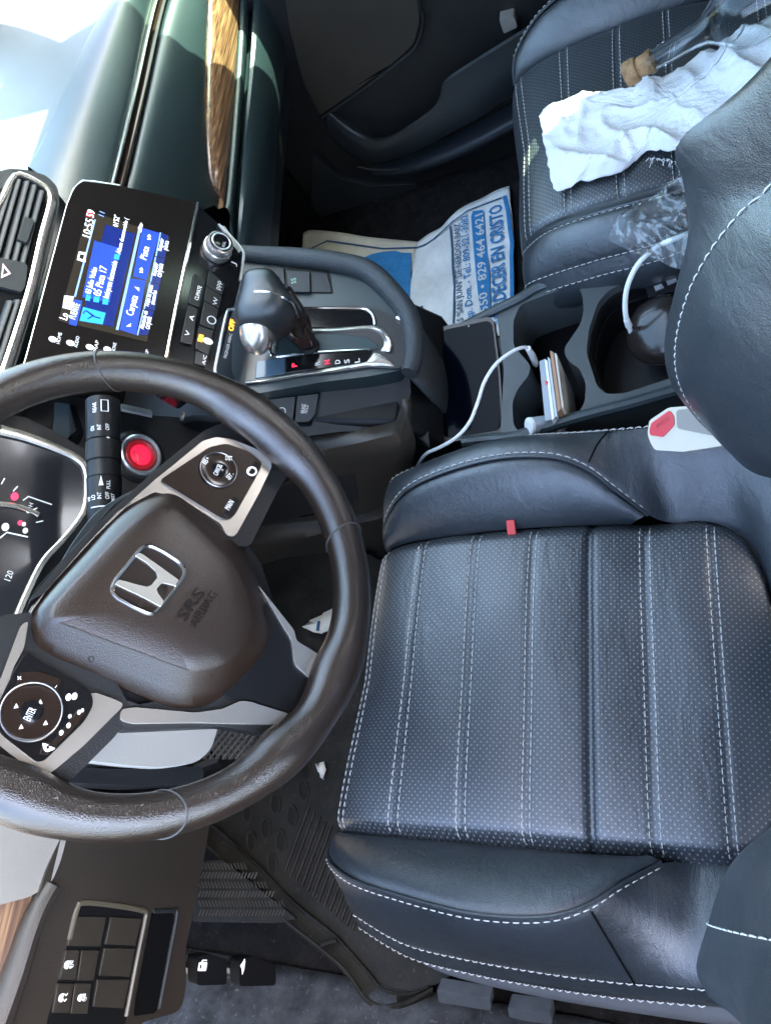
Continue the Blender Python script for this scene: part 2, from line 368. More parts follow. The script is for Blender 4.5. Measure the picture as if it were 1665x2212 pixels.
# ================================================================== SEATS
PROF = [(.229, -.036), (.20, -.028), (.165, -.021), (.112, -.017), (.058, -.007), (0, .001), (-.066, .002), (-.135, -.003), (-.175, -.013), (-.200, -.030), (-.214, -.058), (-.218, -.10), (-.212, -.15)]
PC = cr([V((x, 0, z)) for x, z in PROF], 230)
WT = [(-1, .163), (.168, .163), (.182, .159), (.195, .152), (.205, .143), (.212, .131), (.217, .117), (.222, .090), (.226, .060), (.24, .040)]
def wid(x):
    for (a, b), (c, d) in zip(WT[:-1], WT[1:]):
        if x <= c: return b + (d - b) * (x - a) / (c - a)
    return .04
SEAMS = [(-.135, .0012), (-.066, .0012), (0, .0012), (.058, .005), (.112, .0012), (.175, .0012)]
def S_pt(i, v, lift=0):                                     # cushion centre panel: i along the profile, v in -1..1
    p = PC[i]; w = wid(p.x); y = v * w
    d = w - abs(y)
    z = .007 * (1 - v ** 4) - .012 * math.exp(-(d / .008) ** 2)
    for sx, dp in SEAMS: z -= dp * math.exp(-((p.x - sx) / .004) ** 2)
    for a, b in zip(SEAMS[:-1], SEAMS[1:]):
        if a[0] < p.x < b[0]: z += .0009 * math.sin(math.pi * (p.x - a[0]) / (b[0] - a[0]))
    z += .0012 * math.sin(31 * y + 17 * p.x) * math.sin(23 * p.x + 2)
    k = max(0, min(1, (-.10 - p.x) / .1))
    # below the front edge the bulge pushes forwards instead of up
    a = max(0, min(1, (-p.z - .02) / .05)) if p.x < -.15 else 0
    return V((p.x + (.13 if y < 0 else .02) * y * k - z * a, y, p.z + (z + lift) * (1 - a) ))
def i_at(x): return min(range(len(PC)), key=lambda i: abs(PC[i].x - x) + (0 if PC[i].z > -.06 else 1))
LEVM = mat('lever_slate', (.075, .083, .095), .45, var=.2, vscale=60)
def make_seat():
    t = thing('driver_seat', 'black leather driver seat with white double stitching in front of the steering wheel', 'car seat', (0, 0, -.30), 'front seats')
    m = M(); vs = [-1 + 2 * j / 70 for j in range(71)]; m.grid([[S_pt(i, v) for v in vs] for i in range(len(PC))])
    ob('cushion_panel', m, PERF, t)
    for sx in (-.197, -.135, -.066, 0, .112, .175):
        for dx in (-.0045, .0045):
            i = i_at(sx + dx); stitch([S_pt(i, v) + V((0, 0, .0)) for v in [-.97 + 1.94 * j / 60 for j in range(61)]], THREAD, t)
    for s in (1, -1):
        seam = [V((S_pt(i, s)[0], s * wid(PC[i].x), PC[i].z - .010)) for i in list(range(0, 30, 2)) + list(range(30, len(PC), 8))]
        A = [V((x, s * y, z)) for x, y, z in [(-.208, .170, -.045), (-.196, .189, -.012), (-.155, .206, .026), (-.10, .216, .044), (-.03, .222, .052), (.03, .218, .047), (.065, .205, .036), (.09, .186, .018), (.118, .166, -.010)]]
        for a in A: a.x += (.12 if a.y < 0 else .03) * a.y * max(0, min(1, (-.10 - a.x) / .1))
        if s > 0:
            D = [V(q) for q in [(-.196, .238, -.045), (-.184, .248, -.012), (-.1, .257, .010), (-.025, .262, .020), (.07, .250, .028), (.15, .245, .028), (.26, .240, .03)]]
            E = [q + V((0, .012, -.05)) for q in D]; D2 = [q + V((0, .0092, -.014)) for q in D]
        else:
            D = [V(q) for q in [(-.220, -.243, -.085), (-.15, -.262, -.068), (-.08, -.267, -.060), (0, -.267, -.046), (.072, -.264, -.030), (.15, -.258, -.018), (.26, -.25, 0)]]
            E = [q + V((0, -.013, -.034)) for q in D]; D2 = [q + V((0, -.0128, -.014)) for q in D]
        fr = [p for p in seam if p.x < .116 and p.z > -.062][::-1]; back = [p for p in seam if p.x > .122][::-1]
        # inner panel of the bolster, puffed between seam and stitched arc
        a = cr(fr, 50); b = cr(A, 50); rows = []
        for k in range(11):
            q = k / 10; rows.append([a[j].lerp(b[j], q) + V((0, -s * .004, .010)) * math.sin(math.pi * q) ** .6 * min(1, 4 * (b[j] - a[j]).length / .06) - V((0, 0, .003)) * (q ** 8) for j in range(50)])
        ob('bolster_panel', M().grid(rows), LEA, t)
        A2 = A + back; a = cr(A2, 70); b = cr(D, 70); rows = []
        for k in range(13):
            q = k / 12; rows.append([a[j].lerp(b[j], q) + V((0, s * .004, .011)) * math.sin(math.pi * q) ** .7 for j in range(70)])
        ob('bolster_panel', M().grid(rows), LEA, t)
        d = cr(D, 60); e = cr(E, 60)
        ob('side_panel', M().grid([[d[j].lerp(e[j], q) + V((0, s * .006, 0)) * math.sin(math.pi * q) for j in range(60)] for q in [k / 6 for k in range(7)]] + [[p + V((0, -s * .02, -.05)) for p in e]]), LEA, t)
        # front faces that close the bolster below its nose
        n1 = [fr[0], A[0], D[0]]; n2 = [q + V((.012, 0, -.06)) for q in n1]; n3 = [q + V((.03, 0, -.13)) for q in n1]
        ob('bolster_nose', M().skin([n1, n2, n3], 14, 5), LEA, t)
        stitch([q + V((0, s * .003, .002)) for q in A], THREAD, t)
        stitch([q + V((0, 0, .0025)) for q in D], THREAD, t, up=V((0, s * .5, .8)).normalized()); stitch(D2[:-1], THREAD, t, up=V((0, s * .9, .4)).normalized(), r=.0006, lift=.0009)
        ob('piping', M().tube(cr([q + V((0, -s * .001, .0012)) for q in A], 50), .0016, 6), LEA, t)
        q0 = V((.072, s * .210, .040)); q1 = d[int(60 * .62)].copy()
        ob('seam', M().tube(cr([A[6] + V((.004, s * .004, .004)), (A[6] + q1) / 2 + V((.008, 0, .012)), V((q1.x + .01, q1.y, q1.z + .002))], 14), .0011, 5), HOLE, t)
    ob('cushion_base', M().box(Fr((0, 0, 0), (0, 0, 1), (1, 0, 0)), -.185, .30, -.235, .235, -.27, -.10), DARK, t, bevel=.02)
    # backrest: raised bolsters left and right, hollow middle, reclined
    Spx = [(1575, 975), (1512, 905), (1467, 832), (1456, 750), (1480, 640), (1530, 540), (1600, 450), (1665, 388)]
    Opx = [(1548, 948), (1500, 890), (1460, 832), (1450, 750), (1474, 640), (1488, 530), (1477, 400), (1466, 305)]
    St = [Y(a, b, .205) for a, b in Spx] + [V((.30, .20, .46)), V((.36, .19, .60))]
    Oo = [Y(a, b, .245) for a, b in Opx] + [V((.262, .242, .425)), V((.36, .235, .55))]
    for s in (1, -1):
        mir = lambda c: [V((p.x, s * p.y, p.z)) for p in c]
        In = [V((p.x + .075 + .02 * (k > 4), .115, p.z + .01)) for k, p in enumerate(St)]; In[0].z += .05; In[1].z += .03
        Mid = [V((.30 + .22 * p.z, .0, p.z)) for p in In]
        Mr = [a.lerp(b, .5) + V((-.006, .004, .003)) * min(1, (a - b).length / .05) for a, b in zip(St, Oo)]
        ob('backrest_bolster', M().skin(mir2(St, In, Mid, s), 60, 10), LEA, t, merge=False)
        ob('backrest_bolster', M().skin([mir(Oo), mir(Mr), mir(St)], 60, 8), LEA, t, merge=False)
        ob('backrest_side', M().skin([mir([p + V((.14, .0, -.01)) for p in Oo]), mir([p + V((.05, .012, -.004)) for p in Oo]), mir(Oo)], 50, 6), PLA, t, merge=False)
        stitch([p + V((.001, -s * .002, .001)) for p in mir(St[:9])], THREAD, t, up=V((-.6, -s * .3, .5)).normalized(), L=.007)
    ob('backrest_core', side([(.34, -.05), (.42, -.05), (.56, .62), (.44, .62)], -.2, .2), PLA, t, bevel=.03)
    ob('red_tag', M().box(Fr((0, .166, .002), (0, -.5, 1), (1, 0, 0)), -.0300, -.0205, -.013, .004, .001, .0040), REDTAG, t, bevel=.001)
    # grey outboard valance with its lever
    e0 = cr([(-.222, -.242, -.115), (-.19, -.268, -.108), (-.08, -.276, -.098), (.072, -.272, -.066), (.26, -.262, -.036)], 40)
    rows = [[p + V((0, .02, .0)) for p in e0], e0, [p + V((.006, -.008, -.045)) for p in e0], [p + V((.012, -.024, -.085)) for p in e0], [p + V((.02, -.03, -.125)) for p in e0], [p + V((.02, -.01, -.15)) for p in e0]]
    ob('valance', M().skin(rows, 40, 4), VAL, t)
    FV = Fr((0, -.31, -.235), (0, -.75, .66), (1, 0, 0))
    ob('adjuster_lever', M().prism(FV, fillet(FV.L([(945, 2132), (1060, 2152), (1062, 2178), (950, 2160)]), .004), -.012, .004), LEVM, t, bevel=.005, seg=3)
    ob('adjuster_lever', M().prism(FV, fillet(FV.L([(1098, 2168), (1190, 2180), (1195, 2205), (1150, 2200), (1102, 2190)]), .004), -.012, .005), LEVM, t, bevel=.005, seg=3)
    return t
def mir2(St, In, Mid, s):
    return [[V((p.x, s * p.y, p.z)) for p in c] for c in (St, [a.lerp(b, .45) + V((-.014, 0, .004)) for a, b in zip(St, In)], In, Mid)]
def dup(root, loc, label, skip=()):
    r = root.copy(); COL.objects.link(r); r.location = loc; r['label'] = label
    for ch in list(root.children):
        if ch.name.split('.')[0] in skip: continue
        c = ch.copy(); COL.objects.link(c); c.parent = r; c.matrix_parent_inverse = ch.matrix_parent_inverse
    return r
seat = make_seat()
ps = dup(seat, (.168, .75, -.30), 'black leather passenger seat carrying the white cloth and the corked bottle', ('adjuster_lever', 'red_tag'))
ps.scale = (1, -1, 1)
ps.name = 'passenger_seat'

# ================================================================== DASHBOARD
dash = thing('dashboard', 'black padded dashboard with wood strip, touch screen and climate buttons across the cabin front', 'dashboard', (-.5, .37, -.1))
ob('dash_core', side([(-1.02, .27), (-.62, .285), (-.575, .25), (-.55, .12), (-.53, .02), (-.55, -.04), (-.75, -.10), (-1.0, -.10)], -.36, 1.085), DARK, dash, bevel=.01)
xs = lambda pts, x: [X(a, b, x) for a, b in pts]
S1 = [Z(a, b, .318) for a, b in [(330, -170), (236, 0), (183, 99), (128, 228), (92, 304), (62, 361)]]
S1b = [p + V((-.006, 0, -.003)) for p in S1]
T0 = [V((-1.02, 1.08, .315)), V((-1.04, .85, .325)), V((-1.05, .7, .33)), V((-1.05, .55, .33)), V((-1.05, .45, .33)), V((-1.05, .36, .33))]
K1 = xs([(392, -170), (331, 0), (286, 194), (238, 388), (200, 520)], -.503)
K2 = xs([(424, -170), (364, 0), (320, 200), (275, 403), (245, 520)], -.497)
W1 = xs([(457, -170), (456, 0), (453, 130), (451, 250), (452, 330), (458, 384), (481, 438)], -.467)
W2 = xs([(522, -170), (518, 0), (511, 132), (500, 280), (487, 428), (484, 445)], -.457)
up = lambda c, d: [p + V(d) for p in c]
ob('dash_top', M().skin([T0, [a.lerp(b, .5) + V((0, 0, .012)) for a, b in zip(T0, S1)], S1b], 50, 8), mat('glare_pale_dash_top', (.050, .060, .062), .40, bump=.15, bscale=600, var=.15), dash)  # paler than the padded skin: sun glare put into the colour
ob('dash_roll', M().skin([up(S1b, (.001, 0, -.004)), up(S1, (.001, 0, .001)), [a.lerp(b, .45) + V((.012, 0, .016)) for a, b in zip(cr(S1, 5), K1)], up(K1, (0, 0, .004)), up(K1, (-.012, 0, -.006))], 50, 7), PAD, dash)
Km = [a.lerp(b, .45) for a, b in zip(K1, K2)]
ob('silver_strip', M().skin([up(K1, (-.008, 0, 0)), [a.lerp(b, .5) + V((.004, 0, .003)) for a, b in zip(K1, Km)], up(Km, (-.004, 0, 0))], 40, 5), mat('aged_silver', (.35, .37, .34), .25, .9), dash)
ob('gloss_strip', M().skin([up(Km, (-.004, 0, 0)), [a.lerp(b, .5) + V((.004, 0, .001)) for a, b in zip(Km, K2)], up(K2, (-.006, 0, -.002))], 40, 5), SMOKE, dash)
ob('dash_face', M().skin([up(K2, (-.012, 0, -.003)), up(K2, (.003, 0, .0)), [a.lerp(b, .25) + V((.006, 0, .004)) for a, b in zip(K2, cr(W1, 5))], [a.lerp(b, .7) + V((.004, 0, .0)) for a, b in zip(K2, cr(W1, 5))], up(cr(W1, 5), (-.004, 0, .002)), up(cr(W1, 5), (-.016, 0, -.004))], 50, 6), PAD, dash)
ob('wood_strip', M().skin([up(W1, (-.012, 0, 0)), up(W1, (0, 0, -.001)), [a.lerp(b, .5) + V((.004, 0, .003)) for a, b in zip(W1, W2)], up(W2, (0, 0, .001)), up(W2, (-.012, 0, 0))], 50, 5), WOOD, dash)
L1 = xs([(548, -170), (540, 0), (531, 132), (518, 300), (508, 440), (505, 520)], -.458)
G0 = xs([(560, -170), (552, 0), (545, 132), (532, 300), (520, 440), (515, 530)], -.435)
G1 = xs([(606, -170), (600, 0), (590, 160), (580, 300), (558, 440), (545, 540)], -.430)
G2 = xs([(632, -170), (622, 60), (612, 170), (600, 300), (590, 440), (580, 552)], -.455)
ob('lower_pad', M().skin([up(W2, (-.012, 0, -.002)), up(W2, (.002, 0, -.004)), [a.lerp(b, .5) + V((.006, 0, .002)) for a, b in zip(W2, L1)], L1, up(L1, (-.012, 0, -.004))], 50, 5), PAD, dash)
ob('glovebox_lid', M().skin([up(L1, (-.012, 0, -.005)), up(L1, (.002, 0, -.006)), G0, G1, G2, up(G2, (-.03, 0, -.01))], 50, 6), PAD, dash)
ob('glovebox_underside', M().skin([up(G2, (-.005, 0, -.004)), up(G2, (-.05, 0, -.09)), up(G2, (-.14, 0, -.16))], 40, 5), PLA, dash)

FD = Fr((-.394, .384, .294), (.820, 0, .572))                        # plane of the touch screen
# --- centre vents
FV1 = Fr((-.462, .42, .352), (.82, 0, .572))
ventp = [(-40, 380), (20, 363), (60, 366), (100, 378), (124, 402), (129, 436), (112, 520), (82, 630), (40, 770), (0, 880), (-40, 950)]
vh = ob('vent_housing', M().prism(FV1, fillet(FV1.L(ventp, 0), .006), -.05, 0), PLA, dash, bevel=.003)
ringp = [(-30, 470), (0, 436), (22, 392), (40, 376), (72, 387), (102, 406), (112, 424), (110, 448), (92, 515), (66, 628), (26, 756), (-8, 850), (-30, 900)]
ob('vent_surround', M().tube(cr([FV1.P(a, b, .002) for a, b in ringp], 60), .0055, 8, flat=.6), SILV, vh)
ob('vent_mouth', M().prism(FV1, FV1.L([(-30, 420), (20, 398), (45, 385), (98, 411), (100, 445), (84, 510), (58, 622), (20, 748), (-30, 860)], .0008), -.02, .0008), HOLE, vh)
for k, (a, b) in enumerate([((88, 412), (40, 590)), ((72, 400), (24, 580)), ((56, 392), (8, 570)), ((38, 388), (-12, 560)), ((20, 400), (-30, 560))]):
    p, q = FV1.P(*a, .003), FV1.P(*b, .003)
    ob('slat', M().tube([p, q], .0046, 8, flat=.35, up=(.3, 0, 1)), PLA, vh)
for k, (a, b) in enumerate([((52, 648), (8, 790)), ((36, 648), (-8, 790)), ((20, 650), (-24, 780))]):
    ob('slat', M().tube([FV1.P(*a, .003), FV1.P(*b, .003)], .0046, 8, flat=.35, up=(.3, 0, 1)), PLA, vh)
ob('vent_tab', M().prism(FV1, rrect(*[f for f in (FV1.uv(50, 532)[0], FV1.uv(60, 480)[0])], FV1.uv(52, 505)[1] - .006, FV1.uv(52, 505)[1] + .004, .002), .003, .009), PLA, vh, bevel=.001)
hz = ob('hazard_button', M().prism(FV1, fillet(FV1.L([(-40, 545), (0, 556), (52, 566), (60, 574), (54, 618), (46, 630), (0, 618), (-40, 606)], .006), .002), -.01, .006), PLA, dash, bevel=.0015)
tri = FV1.L([(2, 601), (24, 591), (6, 568)], .0062)
ob('warning_triangle', M().prism(FV1, tri, .006, .0066, holes=[scale2(tri, .55)]), mat('pale_red_print', (.75, .45, .42), .5), hz)

# --- touch screen
bez = [(258, 400), (425, 437), (400, 560), (352, 812), (36, 842), (60, 760), (145, 440), (160, 405), (176, 390)]
scr = ob('touch_screen', M().prism(FD, fillet(FD.L(bez), .008), -.03, 0), mat('screen_glass', (.010, .008, .007), .16, spec=.22), dash, bevel=.0018)
ob('screen_edge', M().tube([FD.P(a, b, -.002) for a, b in [(40, 835), (62, 758), (147, 440), (160, 408), (178, 391), (200, 392), (258, 401)]], .0016, 6), CHROME, scr)
ob('silver_edge', M().tube([FD.P(a, b, .0006) for a, b in [(427, 438), (402, 560), (380, 665), (354, 800)]], .0022, 6), BRIGHT, scr)
def fq(F, pts, h0, h1, mt, name, parent, bevel=0): return ob(name, M().prism(F, F.L(pts, h1), h0, h1), mt, parent, bevel=bevel, flat=not bevel)
act = [(126, 692), (190, 454), (366, 511), (318, 738)]
def AC(u, v):                                                        # point on the lit picture, u left-right, v top-bottom
    a, b, c, d = [V(q) for q in act]; p = a.lerp(b, u).lerp(d.lerp(c, u), v); return (p.x, p.y)
def AQ(u0, u1, v0, v1): return [AC(u0, v0), AC(u1, v0), AC(u1, v1), AC(u0, v1)]
CP = lambda x, y: (135.5 + .1628 * x, 372.7 + .1628 * y)             # close-up measurements to picture pixels
fq(FD, AQ(0, 1, 0, 1), 0, .0003, SCRK, 'screen_picture', scr)
fq(FD, AQ(.06, .93, .24, .60), 0, .0006, SCRD, 'screen_panel', scr)
fq(FD, [CP(260, 1650), CP(420, 900), CP(760, 1000), CP(620, 1720)], 0, .0007, SCRB, 'screen_panel', scr)
fq(FD, [CP(150, 1640), CP(175, 1645), CP(440, 620), CP(420, 615)], 0, .0008, SCRL, 'screen_line', scr)
fq(FD, [CP(705, 2080), CP(740, 2085), CP(1040, 740), CP(1005, 735)], 0, .0008, SCRL, 'screen_line', scr)
fq(FD, [CP(1000, 730), CP(1040, 660), CP(1060, 690), CP(1040, 790)], 0, .001, SCRW, 'screen_mark', scr)
for q in ([(890, 1400), (1100, 1430), (975, 2150), (760, 2080)], [(1055, 730), (1290, 800), (1110, 1420), (935, 1370)]):
    fq(FD, [CP(*p) for p in q], 0, .0009, SCRB, 'screen_key', scr)
for q in ([(1290, 790), (1400, 830), (1355, 1130), (1230, 1100)], [(1225, 1115), (1355, 1140), (1290, 1475), (1160, 1440)], [(1150, 1455), (1285, 1485), (1220, 1830), (1075, 1800)], [(1065, 1815), (1210, 1840), (1130, 2150), (985, 2150)]):
    fq(FD, [CP(*p) for p in q], 0, .0009, SCRD, 'screen_key', scr)
    fq(FD, [CP(*q[3]), CP(*q[0]), CP(q[0][0] + 16, q[0][1] + 4), CP(q[3][0] + 16, q[3][1] + 4)], 0, .0010, SCRL, 'screen_line', scr)
fq(FD, [CP(225, 1960), CP(270, 1780), CP(570, 1860), CP(530, 2010)], 0, .0009, SCRC, 'screen_icon', scr)
fq(FD, [CP(80, 2005), CP(160, 1680), CP(262, 1700), CP(185, 2030)], 0, .0009, SCRB, 'screen_key', scr)
fq(FD, [CP(-5, 1790), CP(20, 1625), CP(150, 1640), CP(115, 1820)], 0, .0009, mat('screen_grey', (.2, .2, .2), .3, emit=(.8, .85, .9), estr=.10), 'screen_key', scr)
for q in ([(300, 1690), (310, 1610), (375, 1630), (360, 1700)], [(405, 1710), (415, 1640), (490, 1650), (480, 1720)], [(525, 1740), (535, 1665), (610, 1680), (600, 1750)], [(675, 1140), (690, 1075), (760, 1085), (745, 1155)]):
    fq(FD, [CP(*p) for p in q], 0, .001, SCRC, 'screen_icon', scr)
fq(FD, [CP(190, 1150), CP(215, 1045), CP(310, 1060), CP(300, 1185)], 0, .0009, SCRW, 'screen_icon', scr)
fq(FD, [CP(215, 1135), CP(232, 1075), CP(285, 1085), CP(278, 1150)], 0, .0011, SCRK, 'screen_icon', scr)
fq(FD, [CP(305, 570), CP(320, 500), CP(420, 515), CP(415, 600)], 0, .0008, mat('screen_red', (.2, 0, 0), .3, emit=(.8, .03, .05), estr=.08), 'screen_icon', scr)
TX = lambda s, a, b, hg, m=SCRW: text('screen_text', s, FD, CP(*a), CP(*b), hg, m, scr, h=.0014, bold=0)
TX('10:55', (365, 865), (415, 630), .0085); TX('59', (408, 600), (432, 515), .008); TX('Lo', (55, 1960), (80, 1880), .008)
TX('MENU', (95, 1795), (120, 1655), .0055); TX('FUENTE', (165, 1950), (230, 1750), .0065)
TX('03 Julio Voltio', (370, 1615), (460, 1265), .006); TX('05 Pista 17', (500, 1645), (592, 1260), .0078); TX('Intérprete desconocido', (605, 1672), (728, 1180), .006)
TX('Álbum desconocido (', (765, 1083), (872, 610), .006); TX("01'52\"", (735, 722), (755, 575), .006); TX('11', (545, 585), (560, 535), .006, SCRL)
TX('Carpeta', (930, 1905), (1000, 1645), .008); TX('Pista', (1110, 1160), (1150, 990), .0075); TX('Repetir', (1310, 1040), (1345, 880), .005); TX('pista', (1385, 1030), (1410, 910), .005)
TX('Repetir', (1240, 1370), (1270, 1200), .005); TX('carpeta', (1305, 1390), (1335, 1215), .005); TX('Todas las pistas', (1140, 1785), (1200, 1500), .0048); TX('aleatorias', (1215, 1755), (1250, 1570), .0048)
TX('Aleatorio en', (1075, 2080), (1130, 1845), .005); TX('carpeta', (1150, 2080), (1180, 1920), .005)
for c, d in (((985, 1540), -1), ((875, 2010), 1)):                   # folder arrows
    fq(FD, [CP(c[0] - 30, c[1] + d * 28), CP(c[0] + 30, c[1] - 12), CP(c[0] + 28, c[1] + 30)], 0, .0012, SCRW, 'screen_mark', scr)
for c in ((1040, 1290), (1145, 850)):
    for o in (-18, 18): fq(FD, [CP(c[0] - 25, c[1] + o + 12), CP(c[0] + 28, c[1] + o + 18), CP(c[0] + 5, c[1] + o - 18)], 0, .0012, SCRW, 'screen_mark', scr)
ub = [CP(270, 1870), CP(310, 1830), CP(400, 1900), CP(500, 1930)]
ob('usb_mark', M().tube(cr([FD.P(*p, .0014) for p in ub], 12), .0007, 5).tube([FD.P(*CP(330, 1935), .0014), FD.P(*CP(400, 1900), .0014)], .0006, 5).tube([FD.P(*CP(330, 1840), .0014), FD.P(*CP(420, 1905), .0014)], .0006, 5), SCRD, scr, stuff=True)
for (px, py, s) in ((120, 735, '1'), (158, 743, '2'), (200, 752, '3'), (238, 757, '4'), (308, 772, '5')):   # touch keys under the picture
    k = ob('touch_key', M().prism(FD, ring2(*FD.uv(px - 6, py - 2), .0032, 10, .0042), 0, .0009), LIT, scr, flat=True)
    text('key_text', ('HOME', 'AUDIO', 'MAP', 'PHONE', 'DISP')[int(s) - 1], FD, (px + 9, py + 8), (px + 14, py - 16), .0035, LIT, k, h=.001)

# --- climate panel
clim = ob('climate_panel', M().prism(FD, fillet(FD.L([(428, 440), (470, 478), (520, 535), (528, 556), (522, 600), (496, 700), (466, 812), (400, 860), (350, 830), (362, 772), (402, 562)]), .004), -.03, -.002), GLOSS, dash, bevel=.002)
ob('silver_edge', M().tube(cr([FD.P(a, b, 0) for a, b in [(472, 484), (500, 512), (524, 541), (526, 560), (519, 606)]], 24), .0018, 6), CHROME, clim)
ob('silver_edge', M().prism(FD, FD.L([(470, 484), (486, 488), (522, 540), (516, 545)], .0012), 0, .0012), CHROME, clim)
ob('silver_edge', M().tube(cr([FD.P(a, b, .0006) for a, b in [(519, 669), (498, 668), (489, 680), (470, 770), (465, 800), (470, 815), (484, 832)]], 40), .0017, 6), CHROME, clim)
def btn(pts, txt=None, a=None, b=None, hg=.004, m=LIT, par=clim, F=FD, h=.0015, name='button', tm=DARK):
    o = ob(name, M().prism(F, fillet(F.L(pts, h), .0015, 2), -.004, h), tm, par, bevel=.0006)
    if txt: text('button_text', txt, F, a, b, hg, m, o, h=h + .0004)
    return o
KB = mat('button_black', (.012, .012, .013), .25)
btn([(420, 588), (443, 605), (430, 664), (407, 654)], 'CLIMATE', (428, 649), (436, 619), .0045, tm=KB)
btn([(406, 657), (429, 667), (415, 745), (390, 738)], None, tm=KB)
text('button_text', 'A', FD, (417, 693), (420, 682), .005, LIT, clim, h=.002); text('button_text', 'V', FD, (408, 727), (411, 716), .005, LIT, clim, h=.002)
btn([(452, 583), (486, 612), (480, 637), (446, 615)], 'ppp', (474, 626), (478, 608), .004, PRINT, tm=KB)
btn([(446, 617), (479, 639), (473, 666), (441, 647)], 'W', (468, 660), (471, 644), .005, PRINT, tm=KB)
btn([(441, 649), (472, 668), (462, 712), (432, 700)], None, tm=KB)
ob('button_ring', M().tube(cr([FD.w(*ring2(*FD.uv(456, 693), .005, 12)[i], .002) for i in range(12)], 24, True), .0006, 5, closed=True), PRINT, clim)
b_ = btn([(430, 703), (461, 714), (450, 768), (422, 752)], None, tm=KB)
fq(FD, [(431, 721), (440, 724), (437, 738), (427, 735)], .0015, .0024, AMBER, 'button_lamp', b_)
ob('button_mark', M().prism(FD, ring2(*FD.uv(448, 738), .004, 10, .006), .0015, .0021), LIT, b_, flat=True)
btn([(424, 757), (449, 768), (444, 792), (420, 785)], 'A/C', (443, 788), (447, 768), .004, tm=KB)
text('airbag_text', 'PASSENGER AIRBAG', FD, (489, 774), (502, 722), .0035, PRINT, clim, h=.0005); text('airbag_lamp', 'OFF', FD, (503, 716), (508, 692), .006, AMBER, clim, h=.0008, bold=.03)
text('button_text', 'J', FD, (508, 575), (510, 568), .006, PRINT, clim, h=.0008)
def knob(px, py, r, par):
    c = FD.uv(px, py, .012); k = ob('volume_knob', M().lathe(FD, [(r * 1.0, -.001), (r * 1.05, .004), (r, .008), (r * .93, .009), (r * .93, .014), (r * .86, .0175), (r * .80, .018)], 40, c), SILV, par)
    ob('knob_cap', M().lathe(FD, [(r * .78, .017), (r * .76, .0185), (r * .5, .0192), (r * .1, .0193)], 30, c), GLOSS, k)
    ob('knob_ring', M().tube([FD.w(c[0] + r * .62 * math.cos(t * math.pi / 16), c[1] + r * .62 * math.sin(t * math.pi / 16), .0192) for t in range(32)], .001, 6, closed=True), CHROME, k)
    return k
k1 = knob(474, 528, .0175, clim); text('knob_text', 'VOL', FD, (485, 535), (488, 522), .0035, PRINT, k1, h=.0196)
knob(424, 826, .0175, clim)

# --- driver's side of the dash: hood, face, start button, instruments
FI = Fr((-.47, 0, .33), (.90, 0, .43))
ob('dash_hood', M().skin([[V((-.56, -.34, .33)), V((-.56, 0, .36)), V((-.56, .26, .345)), V((-.56, .40, .325))], [V((-.52, -.34, .325)), V((-.50, 0, .362)), V((-.505, .24, .335)), V((-.515, .40, .30))], [V((-.50, -.34, .30)), V((-.485, 0, .32)), V((-.492, .24, .28)), V((-.505, .40, .26))]], 30, 6), PAD, dash, solid=.01)
fp = [(60, 860), (110, 845), (200, 865), (300, 895), (460, 905), (500, 930), (470, 990), (400, 1060), (300, 1130), (200, 1230), (120, 1260), (60, 1300), (-60, 1500), (-60, 1000), (30, 930)]
FF = Fr((-.475, .1, .25), (.92, 0, .39))
face = ob('driver_dash_face', M().prism(FF, fillet(FF.L(fp), .01), -.05, 0), SOFT, dash, bevel=.004)
for q, mt in (([(120, 868), (150, 873), (165, 930), (128, 960), (112, 950)], mat('dash_blue_grey', (.06, .085, .10), .35)), ([(150, 872), (162, 874), (182, 936), (172, 958), (150, 970)], GLOSS)):
    ob('trim_strip', M().prism(FF, fillet(FF.L(q, .004), .002), -.01, .004), mt, face, bevel=.0015)
ob('silver_strip', M().tube([FF.P(262, 880, .004), FF.P(300, 888, .006), FF.P(326, 894, .004)], .0058, 8, flat=.5), CHROME, face)
ob('silver_strip', M().tube([FF.P(390, 897, .006), FF.P(420, 905, .006), FF.P(448, 915, .004)], .006, 8, flat=.5), SILV, face)
FB = Fr(FF.P(299, 986, .001), (.92, .0, .39))
sb = ob('start_button', M().lathe(FB, [(.034, -.01), (.033, .001), (.0285, .005), (.0265, .0052)], 40), SOFT, dash)
ob('button_ring', M().lathe(FB, [(.0262, .002), (.0255, .0085), (.0235, .0100), (.0205, .0085), (.0195, .005)], 40), CHROME, sb)
ob('button_ring', M().lathe(FB, [(.0194, .004), (.0190, .0075), (.0175, .0086), (.0145, .0080), (.013, .006)], 40), RED, sb)
ob('button_cap', M().lathe(FB, [(.0128, .005), (.0124, .0075), (.008, .0085), (.001, .0087)], 30), mat('lit_red_cap', (.5, .01, .03), .3, emit=(1, .02, .08), estr=.10), sb)
text('button_text', 'ENGINE', FB, (299, 1000), (292, 974), .004, HOLE, sb, h=.0089); text('button_text', 'START', FB, (309, 998), (303, 976), .004, HOLE, sb, h=.0089)

